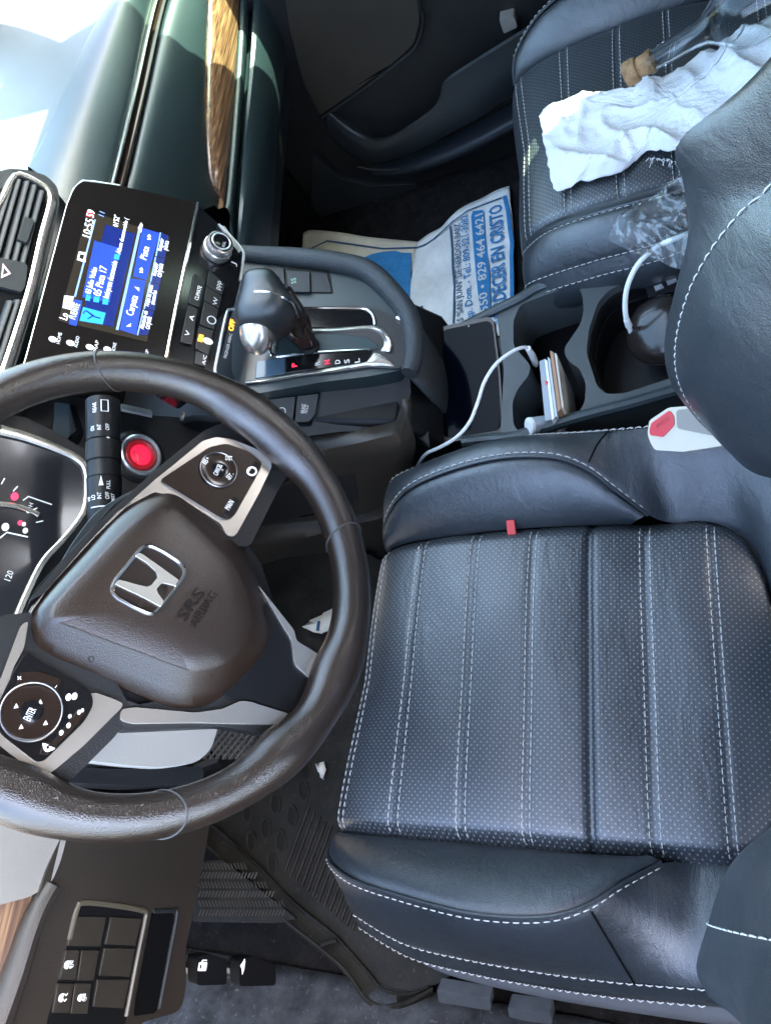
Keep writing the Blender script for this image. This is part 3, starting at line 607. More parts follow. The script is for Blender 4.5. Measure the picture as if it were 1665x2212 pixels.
clp = [(-60, 928), (0, 928), (60, 944), (128, 970), (172, 993), (188, 1018), (190, 1058), (180, 1108), (140, 1162), (95, 1212), (60, 1280), (22, 1370), (-60, 1560)]
ic = ob('instrument_cluster', M().prism(FI, fillet(FI.L(clp), .01), -.03, .004), mat('cluster_glass', (.012, .012, .014), .14, coat=.2), dash, bevel=.002)
ob('silver_surround', M().tube(cr([FI.P(a, b, .006) for a, b in clp[1:-1]], 90), [.0062 - .003 * min(1, i / 45) for i in range(90)], 8, flat=.6), SILV, ic)
ob('gauge_hood', M().prism(FI, fillet(FI.L([(-60, 880), (60, 900), (120, 930), (200, 980), (210, 1060), (195, 1125), (115, 1225), (80, 1290), (40, 1390), (-60, 1600)]), .01), -.04, -.002), SOFT, ic, bevel=.004)
ob('gauge_arc', M().tube(cr([FI.P(a, b, .0052) for a, b in [(-10, 1088), (30, 1092), (70, 1104), (84, 1112)]], 16), .0035, 6, flat=.3), SILV, ic)
ob('gauge_line', M().tube([FI.P(a, b, .005) for a, b in [(0, 1162), (15, 1150), (60, 1160)]], .0008, 5), PRINT, ic)
ob('gauge_line', M().tube([FI.P(60, 1072, .005), FI.P(112, 1090, .005)], .0006, 5), PRINT, ic)
dc = FI.uv(-60, 1160, .005)
for k in range(9):
    a = R(-58 + 12 * k); ob('gauge_tick', M().tube([FI.w(dc[0] + .062 * math.cos(a), dc[1] + .062 * math.sin(a), .0048), FI.w(dc[0] + .069 * math.cos(a), dc[1] + .069 * math.sin(a), .0048)], .0006, 5), PRINT, ic)
text('gauge_digits', '120', FI, (22, 1256), (30, 1236), .006, PRINT, ic, h=.0046); text('gauge_letter', 'H', FI, (70, 1095), (72, 1088), .004, PRINT, ic, h=.0046)
for px, py, r, mt in ((32, 1072, .0045, REDL), (44, 1129, .0028, REDL), (52, 1132, .0022, LIT), (12, 1138, .0042, LIT), (55, 1146, .0030, LIT), (62, 1102, .0030, LIT)):
    ob('warning_lamp', M().prism(FI, ring2(*FI.uv(px, py, .005), r, 9, r * .8), .0038, .0048), mt, ic, flat=True)

# --- lower dash on the door side: switch panel, coin slot, release levers
FL = Fr((-.385, -.25, .1), (1, 0, .10))
lp = [(100, 1880), (140, 1790), (300, 1740), (460, 1730), (450, 1800), (438, 1870), (414, 1990), (398, 2060), (404, 2120), (392, 2185), (300, 2212), (280, 2260), (0, 2260), (30, 2110)]
low = ob('knee_panel', M().prism(FL, fillet(FL.L(lp), .012), -.05, 0), BROWN, dash, bevel=.010, seg=4)
ob('switch_bezel', M().tube(cr([FL.P(a, b, .0005) for a, b in [(150, 2030), (166, 1966), (182, 1951), (250, 1957), (311, 1969), (313, 1986), (294, 2080), (272, 2196)]], 50), .0028, 8), mat('warm_edge_plastic', (.09, .075, .05), .3), low)
ob('switch_tray', M().prism(FL, fillet(FL.L([(120, 2140), (166, 1966), (182, 1951), (250, 1957), (311, 1969), (313, 1986), (294, 2080), (270, 2215), (100, 2215)], .0006), .003), -.01, .0006), DARK, low)
K5 = lambda x, y: (.3257 * x, 1694 + .3257 * y)
SW = mat('switch_brown', (.030, .024, .017), .38, var=.2, vscale=40)
for q in ([(505, 880), (705, 885), (665, 1080), (450, 1075)], [(740, 885), (940, 895), (900, 1075), (700, 1065)], [(440, 1105), (530, 1105), (500, 1300), (395, 1300)], [(545, 1105), (660, 1105), (620, 1305), (515, 1305)],
          [(695, 1090), (895, 1095), (860, 1280), (660, 1275)], [(385, 1325), (490, 1325), (460, 1520), (350, 1520)], [(500, 1325), (610, 1325), (580, 1525), (470, 1525)], [(650, 1300), (860, 1300), (820, 1490), (620, 1480)]):
    ob('switch', M().prism(FL, fillet(FL.L([K5(*p) for p in q], .003), .001, 2), -.003, .003), SW, low, bevel=.0009)
def carmark(F, px, py, k, par, h):                                    # small car-with-skid-marks sign
    u, v = F.uv(px, py, h); m = M()
    m.prism(F, fillet([(u - .004 * k, v), (u + .004 * k, v), (u + .004 * k, v + .003 * k), (u + .002 * k, v + .0055 * k), (u - .002 * k, v + .0055 * k), (u - .004 * k, v + .003 * k)], .0005), h, h + .0003)
    for d in (-.0025, .0025): m.tube([F.w(u + (d + .001) * k, v - .001 * k, h + .0002), F.w(u + (d - .001) * k, v - .003 * k, h + .0002), F.w(u + (d + .001) * k, v - .005 * k, h + .0002)], .0005 * k, 4)
    return ob('switch_mark', m, LIT, par, stuff=True)
carmark(FL, 148, 2085, .85, low, .0034); carmark(FL, 136, 2156, .85, low, .0034); carmark(FL, 176, 2156, .75, low, .0034)
text('switch_text', 'OFF', FL, (160, 2088), (155, 2072), .004, LIT, low, h=.0036); text('switch_text', 'OFF', FL, (188, 2160), (184, 2144), .004, LIT, low, h=.0036)
sl = [(329, 1972), (374, 1971), (376, 1982), (340, 2180), (334, 2190), (290, 2196), (294, 2160)]
ob('card_slot', M().prism(FL, fillet(FL.L(sl, .0012), .002), -.01, .0012), HOLE, low)  # raised dark plate drawn as the shade inside the slot
ob('slot_edge', M().tube(cr([FL.P(a, b, .0015) for a, b in [(332, 1970), (372, 1969), (381, 1976), (360, 2090), (343, 2180)]], 40), .0022, 6), PLA, low)
LEVB = mat('lever_black', (.005, .005, .006), .75, spec=.08)
FLv = Fr((-.36, -.29, -.03), (.93, 0, .36))
for k, (q, ctr) in enumerate((([(424, 2068), (452, 2062), (474, 2068), (490, 2072), (490, 2128), (426, 2130)], (437, 2089)), ([(516, 2074), (545, 2066), (596, 2086), (596, 2130), (518, 2132)], (524, 2089)))):
    lv = thing('release_lever', ('black release lever with a white fuel pump sign under the dash', 'black release lever with a white open bonnet sign under the dash')[k], 'lever', FLv.P(*ctr), 'release levers under the dash')
    ob('handle', M().prism(FLv, fillet(FLv.L(q), .004), -.02, 0), LEVB, lv, bevel=.003)
    u, v = FLv.uv(*ctr)
    mk = M()
    if k == 0: mk.prism(FLv, fillet([(u - .004, v - .005), (u + .004, v - .005), (u + .004, v + .005), (u - .004, v + .005)], .001), 0, .0006, holes=[[(u - .002, v + .001), (u + .002, v + .001), (u + .002, v + .0035), (u - .002, v + .0035)]]).tube([FLv.w(u + .004, v + .002, .0004), FLv.w(u + .006, v + .001, .0004), FLv.w(u + .006, v - .004, .0004)], .0007, 5)
    else: mk.prism(FLv, fillet([(u - .008, v - .001), (u - .003, v - .0022), (u + .005, v - .0022), (u + .008, v - .001), (u + .004, v + .001), (u + .001, v + .0035), (u - .002, v + .001)], .0006), 0, .0006)
    ob('sign_mark', mk, LIT, lv, stuff=True)
    ob('lever_arm', M().tube([FLv.P(ctr[0] + 10, ctr[1] + 10, -.02), FLv.P(ctr[0] - 30, ctr[1], -.07)], .008, 8), DARK, lv)
# far left end of the dash: pale side piece, beaded edge, wood
FE = Fr((-.415, -.27, .24), (.93, 0, .37))
ob('dash_end', M().prism(FE, fillet(FE.L([(-60, 1700), (60, 1720), (150, 1790), (132, 1860), (112, 1908), (66, 1938), (0, 1956), (-60, 1965)]), .006), -.06, 0), GREY, dash, bevel=.006)
ob('wood_end', M().prism(FE, FE.L([(-60, 1968), (0, 1954), (70, 1934), (42, 2022), (0, 2130), (-60, 2250)], -.006), -.03, -.006), WOOD, dash)
ob('dash_bead', M().tube(cr([FE.P(a, b, -.002) for a, b in [(112, 1912), (84, 1960), (60, 2020), (30, 2110), (-8, 2210), (-40, 2290)]], 30), [.010 + .006 * i / 29 for i in range(30)], 10, flat=.8), BROWN, dash)

# ================================================================== CENTRE CONSOLE
con = thing('centre_console', 'grey and black centre console with silver gear gate and cup holder', 'centre console', (-.1, .38, -.30))
ob('console_core', side([(-.56, -.30), (-.56, .11), (-.40, .13), (-.36, .115), (-.16, .045), (-.13, .00), (-.125, -.10), (.40, -.10), (.42, -.30)], .292, .475), DARK, con, bevel=.006)
FS = Fr((-.245, .38, .11), (.3285, 0, .9445))
Q3 = lambda x, y: (406.6 + .3257 * x, 406.6 + .3257 * y)
deckp = [(528, 552), (600, 560), (700, 566), (790, 590), (845, 636), (876, 690), (886, 740), (884, 780), (862, 800), (800, 812), (690, 826), (600, 842), (520, 856), (500, 800), (505, 640)]
ob('gear_surround', M().prism(FS, fillet(FS.L(deckp), .006), -.03, 0), PAD, con, bevel=.004)
rail = cr([FS.P(a, b, .004) for a, b in [(515, 546), (560, 550), (640, 556), (720, 566), (795, 586), (850, 636), (882, 682), (894, 730), (893, 775), (884, 806)]], 60)
ob('padded_rail', M().tube(rail, [.0105 + .0035 * math.sin(math.pi * i / 59) for i in range(60)], 12), mat('rail_leather', (.026, .030, .033), .42, bump=.4, bscale=450, kind='leather'), con)
ob('rail_wall', M().grid([rail, [p + V((.006, .012 * (1 - i / 59), -.10)) for i, p in enumerate(rail)], [p + V((.01, .012 * (1 - i / 59), -.24)) for i, p in enumerate(rail)]]), PLA, con, solid=.006)
# seat heater tray on the passenger side
ob('switch_tray', M().prism(FS, fillet(FS.L([Q3(*p) for p in [(500, 515), (645, 520), (935, 540), (962, 695), (690, 690), (520, 660)]], .0008), .003), -.004, .0008), DARK, con)
btn([Q3(*p) for p in [(505, 520), (638, 526), (640, 680), (520, 668)]], par=con, F=FS, h=.003, name='blank_switch', tm=PLA)
hb = btn([Q3(*p) for p in [(645, 542), (805, 552), (808, 686), (668, 684)]], par=con, F=FS, h=.005, name='heater_switch', tm=PLA)
text('switch_text', 'SS', FS, Q3(715, 628), Q3(712, 592), .006, mat('pale_green_print', (.35, .55, .42), .5), hb, h=.0056)
btn([Q3(*p) for p in [(812, 553), (925, 560), (950, 688), (815, 688)]], par=con, F=FS, h=.002, name='blank_switch', tm=PLA)
# gear gate
gatep = [Q3(*p) for p in [(380, 1270), (420, 960), (640, 790), (740, 785), (1100, 778), (1250, 800), (1370, 850), (1440, 930), (1470, 1010), (1462, 1100), (1440, 1175), (1380, 1195), (1200, 1185), (1000, 1215), (750, 1245), (560, 1275), (380, 1298)]]
gate = ob('gear_gate', M().prism(FS, fillet(FS.L(gatep, .003), .004), -.004, .003), mat('gate_charcoal', (.07, .068, .068), .3, .5), con, bevel=.0012)
def onS(pts, h=.004): return [FS.P(*Q3(*p), h) for p in pts]
fq(FS, [Q3(*p) for p in [(700, 802), (900, 800), (1160, 806), (1210, 830), (1228, 880), (1222, 915), (760, 925)]], .001, .0042, GLOSS, 'gloss_insert', con, bevel=.001)
ob('silver_line', M().tube(cr(onS([(690, 796), (900, 794), (1150, 798), (1205, 818), (1232, 860), (1238, 905)]), 40), .0018, 6), BRIGHT, gate)
ob('silver_bar', M().skin([onS([(720, 930), (980, 925), (1230, 908), (1320, 960), (1352, 1030), (1340, 1080)], .004), onS([(720, 945), (980, 940), (1225, 925), (1310, 975), (1340, 1035), (1330, 1082)], .007), onS([(720, 962), (980, 960), (1210, 948), (1280, 990), (1290, 1040), (1262, 1078)], .002)], 50, 5), SILV, gate, solid=.002)
fq(FS, [Q3(*p) for p in [(560, 985), (640, 965), (800, 962), (1000, 960), (1180, 985), (1250, 1030), (1262, 1060), (1200, 1072), (950, 1082), (640, 1110), (570, 1105)]], .001, .0045, mat('gate_boot', (.012, .030, .034), .45), 'gate_boot', con, bevel=.001)
ob('silver_line', M().tube(cr(onS([(560, 990), (545, 1090), (575, 1115), (640, 1112), (820, 1092), (1010, 1080), (1215, 1070)], .005), 40), .0016, 6), BRIGHT, gate)
ob('silver_line', M().tube(cr(onS([(570, 1090), (582, 1000), (600, 985), (655, 985)], .005), 24), .003, 6), SILV, gate)
fq(FS, [Q3(*p) for p in [(650, 1120), (830, 1098), (1010, 1086), (1218, 1076), (1190, 1150), (1060, 1172), (850, 1200), (640, 1225)]], .001, .0046, GLOSS, 'letter_panel', con, bevel=.001)
fq(FS, [Q3(*p) for p in [(450, 1145), (648, 1120), (638, 1228), (440, 1262)]], .001, .0042, mat('blue_grey_gloss', (.06, .10, .14), .12), 'gloss_insert', con, bevel=.001)
for ch, x, y, mt in (('P', 722, 1160, REDL), ('R', 876, 1150, PRINT), ('N', 940, 1142, REDL), ('D', 1008, 1140, PRINT), ('S', 1070, 1136, PRINT), ('L', 1138, 1132, PRINT)):
    text('gate_letter', ch, FS, Q3(x, y + 20), Q3(x - 4, y - 6), .0062, mt, con, h=.0052, bold=.01)
ob('silver_bar', M().skin([onS([(380, 1300), (560, 1282), (750, 1250), (1000, 1220), (1200, 1190), (1380, 1200)], .001), onS([(380, 1288), (560, 1268), (750, 1236), (1000, 1200), (1180, 1160), (1330, 1140)], .006), onS([(380, 1278), (560, 1255), (750, 1222), (1000, 1180), (1170, 1150), (1230, 1080)], .004)], 50, 5), SILV, gate, solid=.002)
ob('silver_line', M().tube(cr(onS([(1385, 855), (1440, 895), (1468, 980), (1462, 1090), (1438, 1185)], .005), 40), .003, 8), BRIGHT, gate)
# driver-side flank with the parking brake switches
FP = Fr((-.25, .315, .085), (.40, -.42, .82))
ob('console_flank', M().prism(FP, fillet(FP.L([(515, 852), (690, 832), (800, 818), (884, 798), (888, 850), (868, 905), (830, 930), (740, 932), (640, 945), (520, 930)]), .006), -.03, 0), SOFT, con, bevel=.004)
ob('switch_tray', M().prism(FP, fillet(FP.L([Q3(*p) for p in [(520, 1390), (730, 1365), (880, 1352), (815, 1580), (560, 1580)]], .0006), .002), -.004, .0006), HOLE, con)
pb = btn([Q3(*p) for p in [(525, 1400), (712, 1380), (690, 1556), (545, 1560)]], par=con, F=FP, h=.005, name='brake_switch', tm=PLA)
ob('switch_ring', M().tube([FP.w(*q, .0056) for q in ring2(*FP.uv(*Q3(622, 1478), .005), .0042, 18)], .0005, 4, closed=True), PRINT, pb)
text('switch_text', 'P', FP, Q3(628, 1486), Q3(622, 1470), .004, PRINT, pb, h=.0056)
fq(FP, [Q3(*p) for p in [(520, 1420), (552, 1432), (548, 1480), (516, 1478)]], .003, .0056, LIT, 'switch_mark', pb)
hb = btn([Q3(*p) for p in [(722, 1378), (864, 1362), (842, 1500), (800, 1548), (706, 1552)]], par=con, F=FP, h=.005, name='brake_switch', tm=PLA)
text('switch_text', 'BRAKE', FP, Q3(768, 1492), Q3(776, 1432), .0042, PRINT, hb, h=.0056); text('switch_text', 'HOLD', FP, Q3(790, 1492), Q3(797, 1438), .0042, PRINT, hb, h=.0056)
FW_ = lambda x, z: V((x, .288, z))
ys = lambda pts, y: [Y(a, b, y) for a, b in pts]
r1 = ys([(640, 945), (740, 932), (830, 926), (872, 908), (888, 860)], .292); r2 = ys([(650, 985), (740, 965), (835, 950), (870, 940), (890, 900)], .280)
ob('flank_wall', M().skin([r1, r2, ys([(600, 1060), (740, 1040), (835, 1020), (868, 1000), (892, 960)], .284), ys([(560, 1130), (720, 1110), (815, 1090), (850, 1060), (880, 1010)], .286)], 40, 6), BROWN, con, solid=.01)
ob('flank_wall', M().skin([ys([(400, 1200), (560, 1132), (720, 1112), (815, 1092), (850, 1060)], .285), ys([(500, 1260), (600, 1170), (720, 1130), (820, 1108), (850, 1090)], .272), ys([(520, 1300), (620, 1220), (730, 1180), (820, 1150), (850, 1130)], .286), ys([(530, 1420), (640, 1400), (740, 1400), (820, 1380), (850, 1360)], .288)], 40, 6), BROWN, con, solid=.01)
FK = Fr((-.3, .284, -.1), (0, -1, 0), (1, 0, 0))
ob('map_pocket', M().prism(FK, fillet(FK.L([(690, 990), (735, 978), (758, 985), (768, 1040), (772, 1085), (745, 1100), (560, 1135), (540, 1100)], .012), .012), -.01, .012), SOFT, con, bevel=.006)
ob('map_pocket', M().prism(FK, fillet(FK.L([(560, 1060), (640, 1020), (740, 1010), (720, 1110), (600, 1135), (560, 1110)], .006), .012), -.01, .006), SOFT, con, bevel=.005)
# front tray, deck with cup holder and bin
FT = Fr((0, .38, -.018), (.03, 0, 1))
C7 = lambda x, y: (881 + .2849 * x, 576 + .2849 * y)
cup = [C7(*p) for p in [(798, 410), (850, 290), (1000, 228), (1220, 152), (1285, 152), (1322, 200), (1332, 330), (1310, 430), (1240, 535), (1188, 610), (1186, 660), (1222, 722), (1300, 770), (1348, 880), (1340, 1030), (1280, 1125), (1080, 1195), (860, 1268), (800, 1205), (790, 1030), (830, 930), (918, 820), (930, 750), (880, 690), (800, 600)]]
bin_ = [C7(*p) for p in [(1352, 650), (1372, 470), (1440, 270), (1520, 180), (1665, 105), (2300, -120), (2300, 740), (1640, 960), (1500, 965), (1430, 900), (1400, 800)]]
outer = [(1072, 668), (1180, 614), (1462, 566), (1700, 505), (1720, 790), (1490, 838), (1240, 902), (1110, 944), (1080, 948), (1088, 800)]
cupu = fillet(FT.L(cup), .006, 3); binu = fillet(FT.L(bin_), .006, 3)
ob('deck', M().prism(FT, fillet(FT.L(outer), .004), -.075, 0, holes=[cupu, binu]), mat('deck_grey', (.055, .063, .063), .38, bump=.2, bscale=800, var=.12), con, bevel=.003, seg=3)
ob('well_liner', M().prism(FT, scale2(cupu, 1.05), -.078, -.074), HOLE, con); ob('well_liner', M().prism(FT, scale2(binu, 1.05), -.078, -.074), SOFT, con)
for h, k in ((-.012, .93), (-.030, .88)):
    ob('bin_step', M().prism(FT, binu, -.074, h, holes=[scale2(binu, k)]), DARK, con, bevel=.003)
ob('deck_edge', M().tube(cr([FT.P(a, b, .002) for a, b in [(905, 742), (985, 712), (1072, 668), (1120, 645), (1180, 614), (1320, 590), (1462, 566), (1640, 522)]], 50), .0065, 10), PAD, con)
ob('deck_edge', M().tube(cr([FT.P(a, b, .002) for a, b in [(1000, 955), (1060, 948), (1110, 944), (1240, 904), (1360, 872), (1490, 836), (1660, 796)]], 50), .0075, 10), PAD, con)
ob('tray_wall', M().prism(FT, fillet(FT.L([(900, 745), (1072, 672), (1085, 800), (1085, 945), (1000, 958), (940, 968), (905, 900)]), .006), -.09, -.05), SOFT, con, bevel=.003)
ob('tray_back', M().prism(FT, FT.L([(896, 750), (912, 745), (928, 968), (890, 940)], .02), -.08, .02), DARK, con, bevel=.003)
ob('socket_cover', M().prism(FT, fillet(FT.L([(916, 765), (934, 758), (942, 830), (922, 838)], -.02), .003), -.06, -.022), PLA, con, bevel=.002)

# gear lever
lev = thing('gear_lever', 'black leather gear lever with a silver button leaning over the gear gate', 'gear lever', FS.P(660, 752, 0))
FG = Fr((-.262, .385, .20), (.30, -.10, .95))
kn = [Q3(*p) for p in [(345, 690), (372, 580), (430, 545), (520, 538), (580, 560), (625, 620), (662, 680), (688, 722), (680, 780), (645, 840), (590, 880), (520, 905), (420, 912), (335, 905), (308, 840)]]
def lev_loop(k, h): return [FG.w(u, v, h) for u, v in scale2(FG.L(kn, 0), k)]
ob('knob', M().loops([lev_loop(.62, -.055), lev_loop(.82, -.045), lev_loop(.98, -.02), lev_loop(1.0, -.004), lev_loop(.92, .008), lev_loop(.7, .016), lev_loop(.4, .019)], 60), mat('knob_leather', (.020, .023, .024), .32, spec=.8, bump=.15, bscale=560, kind='leather', var=.1), lev)
ob('silver_line', M().tube(cr([FG.P(*Q3(*p), h) for p, h in [((440, 684), .0185), ((500, 684), .018), ((570, 698), .0165), ((640, 730), .011), ((690, 765), .001), ((720, 830), -.02), ((745, 890), -.045)]], 30), .0018, 6), BRIGHT, lev)
FGb = Fr(FG.P(*Q3(440, 965), -.012), (.2, -.75, .62))
ob('release_button', M().loops([[FGb.w(u, v, h) for u, v in ring2(0, 0, r, 24, r * .72)] for r, h in ((.026, -.02), (.026, -.004), (.0235, .003), (.017, .007), (.008, .0085))], 40), SILV, lev)
p0 = FG.P(*Q3(640, 800), -.03); p2 = FS.P(*Q3(800, 1050), .004)
ob('shaft', M().tube(cr([p0 + V((-.01, .01, .01)), p0.lerp(p2, .3), p0.lerp(p2, .65), p2 + V((0, 0, -.01))], 16), [.024, .024, .023, .022, .0215, .021, .020, .019, .018, .0165, .015, .014, .0125, .011, .0105, .010], 16), SMOKE, lev)
ob('shaft_collar', M().lathe(Fr(p2, (.33, 0, .94)), [(.013, -.004), (.013, .003), (.010, .006)], 20), DARK, lev)

# ================================================================== STEERING COLUMN AND WHEEL
FW = Fr((-.194, -.005, .352), (math.cos(.65), 0, math.sin(.65)))
colm = thing('steering_column', 'pale grey steering column cover with the black wiper stalk behind the wheel', 'steering column', FW.w(0, 0, -.2))
shr = [(160, 1560), (265, 1440), (480, 1420), (500, 1500), (476, 1552), (458, 1618), (425, 1648), (350, 1660), (250, 1652), (160, 1640)]
ob('column_cover', M().prism(FW, fillet(FW.L(shr, -.075), .012), -.22, -.075), mat('pale_column_plastic', (.48, .435, .375), .42, bump=.15, bscale=700), colm, bevel=.012, seg=4)
ob('column_shelf', M().prism(FW, fillet(FW.L([(120, 1655), (250, 1662), (440, 1655), (440, 1692), (300, 1700), (140, 1690)], -.10), .006), -.2, -.10), DARK, colm, bevel=.005)
ob('column_cover', M().prism(FW, fillet(FW.L([(60, 1345), (150, 1180), (205, 1105), (262, 1070), (330, 1040), (400, 1100), (400, 1300), (200, 1400)], -.07), .012), -.24, -.07), mat('teal_black_plastic', (.030, .040, .042), .35, bump=.15, bscale=700), colm, bevel=.010, seg=4)
# wiper stalk
s0 = X(226, 1128, -.335); s1 = X(222, 868, -.352)
def st(t): return s0.lerp(s1, t)
stalk = ob('wiper_stalk', M().tube([st(t) for t in (-.25, 0, .03, .1, .2, .335, .35, .36, .47, .48, .485, .64, .645, .66, .9, 1.0)], [.010, .0135, .0152, .0160, .0162, .0164, .0164, .0160, .0160, .0160, .0168, .0168, .0160, .0160, .0166, .0166], 24), DARK, colm)
sdir = (s1 - s0).normalized(); sn = ((CAM - s0).normalized() + V((.25, 0, .1))); sn = (sn - sdir * sn.dot(sdir)).normalized()
for t, r in ((.34, .0166), (.475, .0163), (.65, .0168)):
    ob('stalk_ring', M().tube([st(t - .004), st(t + .004)], r, 24), HOLE, stalk)
def stk(s, t, ang, hg, ln, mt=PRINT):                                # lettering that wraps the stalk
    a = math.radians(ang); nn = sn * math.cos(a) + sdir.cross(sn) * math.sin(a); F = Fr(st(t) + nn * .0166, nn, tuple(sdir))
    c = bpy.data.curves.new('t', 'FONT'); c.body = s; c.offset = .01; o = bpy.data.objects.new('t', c); COL.objects.link(o)
    me = bpy.data.meshes.new_from_object(o.evaluated_get(bpy.context.evaluated_depsgraph_get())); bpy.data.objects.remove(o); bpy.data.curves.remove(c)
    W = max(v.co.x for v in me.vertices)
    for v in me.vertices: v.co = F.w(v.co.x / W * ln, v.co.y / .72 * hg, .0004)
    return link('stalk_text', me, mt, stalk)
for s, t, a, ln in (('MIST', .12, 28, .0085), ('OFF', .14, 10, .007), ('INT', .14, -14, .007), ('LO', .14, -34, .005), ('HI', .14, -52, .004), ('PULL', .22, 14, .009), ('OFF', .70, 14, .007), ('INT', .70, -12, .006), ('ON', .70, -34, .005), ('REAR', .85, -26, .011)):
    stk(s, t, a, .0038, ln)
ob('stalk_mark', M().tube([st(.085) + (sn * math.cos(R(a)) + sdir.cross(sn) * math.sin(R(a))) * .0166 for a in range(-50, 31, 8)], .0006, 5).tube([st(.64) + (sn * math.cos(R(a)) + sdir.cross(sn) * math.sin(R(a))) * .0171 for a in range(6, 16, 4)], .0006, 5), PRINT, stalk, stuff=True)
a0 = st(.25) + (sn * math.cos(R(-14)) + sdir.cross(sn) * math.sin(R(-14))) * .0168
FA = Fr(a0, sn * math.cos(R(-14)) + sdir.cross(sn) * math.sin(R(-14)), tuple(sdir))
fq_ = M().prism(FA, [(0, -.0022), (.010, 0), (0, .0022)], 0, .0003); ob('stalk_mark', fq_, PRINT, stalk, flat=True)
bw = [st(.86) + (sn * math.cos(R(a)) + sdir.cross(sn) * math.sin(R(a))) * .0170 + sdir * d for a, d in ((12, 0), (12, .012), (-10, .012), (-10, 0))]
ob('stalk_mark', M().tube(bw, .0006, 5, closed=True), PRINT, stalk)

wh = thing('steering_wheel', 'black leather steering wheel turned to the right with silver trimmed spokes and a chrome emblem', 'steering wheel', FW.w(0, 0, 0))
RR = .1725
def rimpt(a, h=0, dr=0): return FW.w((RR + dr) * math.cos(a), (RR + dr) * math.sin(a), h)
def pang(px, py): u, v = FW.uv(px, py); return math.atan2(v, u)
grips = [pang(505, 935), pang(600, 985), pang(700, 1440), pang(560, 1570), pang(60, 1700)]
rows = []; NS = 200; NT = 20
for i in range(NS):
    a = 2 * math.pi * i / NS; t = 0
    for g in grips: t += math.exp(-(((a - g + math.pi) % (2 * math.pi) - math.pi) / .16) ** 2)
    r1 = .0160 + .0022 * min(t, 1)
    rows.append([rimpt(a, r1 * 1.04 * math.sin(2 * math.pi * j / NT), (r1 * math.cos(2 * math.pi * j / NT)) - (.004 * min(t, 1) if math.cos(2 * math.pi * j / NT) < 0 else 0) * abs(math.cos(2 * math.pi * j / NT))) for j in range(NT)])
ob('rim', M().grid(rows, True, True), WLEA, wh)
for px, py, tw in ((243, 835, .10), (738, 1166, .07), (352, 1795, .10), (20, 1750, .0)):
    a = pang(px, py)
    ob('rim_seam', M().tube([rimpt(a + tw * math.sin(b) * .8, .0169 * math.sin(b), .0163 * math.cos(b)) for b in [2 * math.pi * j / 24 for j in range(24)]], .0007, 6, closed=True), mat('seam_grey', (.06, .055, .05), .4), wh)
hub = [(60, 1345), (75, 1300), (180, 1180), (255, 1100), (330, 1058), (392, 1060), (490, 1148), (540, 1208), (575, 1308), (588, 1360), (580, 1405), (540, 1455), (480, 1510), (425, 1533), (365, 1530), (290, 1500), (200, 1462), (110, 1425), (70, 1395)]
rdg = [(112, 1325), (130, 1290), (215, 1200), (275, 1140), (335, 1100), (388, 1105), (470, 1180), (515, 1235), (540, 1310), (545, 1355), (535, 1388), (510, 1418), (480, 1438), (420, 1450), (370, 1437), (300, 1410), (225, 1383), (150, 1354), (119, 1341)]
HP = lambda pts, h, k=1: [FW.w(u, v, h) for u, v in scale2(FW.L(pts, h), k)]
mid = [((a[0] * .55 + b[0] * .45), (a[1] * .55 + b[1] * .45)) for a, b in zip(hub, rdg)]
ob('airbag_cover', M().loops([HP(hub, -.045), HP(hub, -.022), HP(hub, -.016, .985), HP(mid, -.004), HP(rdg, .004, 1.02), HP(rdg, .0062, .97), HP(rdg, .0085, .75), HP(rdg, .0094, .5), HP(rdg, .010, .25)], uni=6), mat('airbag_vinyl', (.026, .0145, .009), .32, spec=.7, bump=.12, bscale=620, kind='leather', var=.12), wh)
ob('hub_back', M().prism(FW, fillet(FW.L([(40, 1360), (70, 1280), (250, 1085), (330, 1042), (410, 1050), (500, 1140), (560, 1210), (592, 1310), (606, 1370), (590, 1420), (545, 1475), (480, 1530), (420, 1552), (290, 1520), (100, 1445), (55, 1405)], -.03), .01), -.06, -.028), DARK, wh, bevel=.004)
# spokes: thick moulded arms under the trim
def spoke(pts, h0, h1, mt=SOFT, name='spoke', b=.006): return ob(name, M().prism(FW, fillet(FW.L(pts, h1), .004), h0, h1), mt, wh, bevel=b, seg=3)
spoke([(60, 1300), (180, 1160), (330, 1020), (440, 930), (500, 905), (610, 960), (632, 1010), (600, 1060), (540, 1180), (480, 1180), (300, 1180)], -.035, -.014)
spoke([(0, 1330), (90, 1320), (250, 1470), (285, 1535), (250, 1590), (140, 1700), (40, 1720), (-60, 1600), (-60, 1400)], -.035, -.014)
spoke([(500, 1480), (590, 1360), (640, 1380), (740, 1440), (720, 1500), (680, 1580), (590, 1590), (480, 1570), (260, 1580), (262, 1530)], -.035, -.016)
B2 = lambda x, y: (338.9 + .2849 * x, 881 + .2849 * y)
B3 = lambda x, y: (.2849 * x, 1219.9 + .2849 * y)
rs = [(62, 1332), (100, 1276), (200, 1165), (330, 1040), (380, 1000), (438, 952), (466, 944), (500, 948), (560, 972), (585, 990), (587, 1008), (560, 1065), (512, 1152), (503, 1160), (488, 1155), (478, 1132), (400, 1082), (335, 1062), (255, 1104), (178, 1186), (78, 1302)]
rt = ob('silver_spoke_trim', M().prism(FW, fillet(FW.L(rs, -.008), .003), -.016, -.008), SILV, wh, bevel=.0022, seg=3)
ob('switch_pad', M().prism(FW, fillet(FW.L([B2(*p) for p in [(20, 548), (400, 295), (530, 268), (700, 332), (796, 412), (788, 460), (590, 815), (545, 845), (485, 835), (250, 690)]], -.006), .004), -.014, -.006), SMOKE, wh, bevel=.0015)
pad = wh.children[-1]
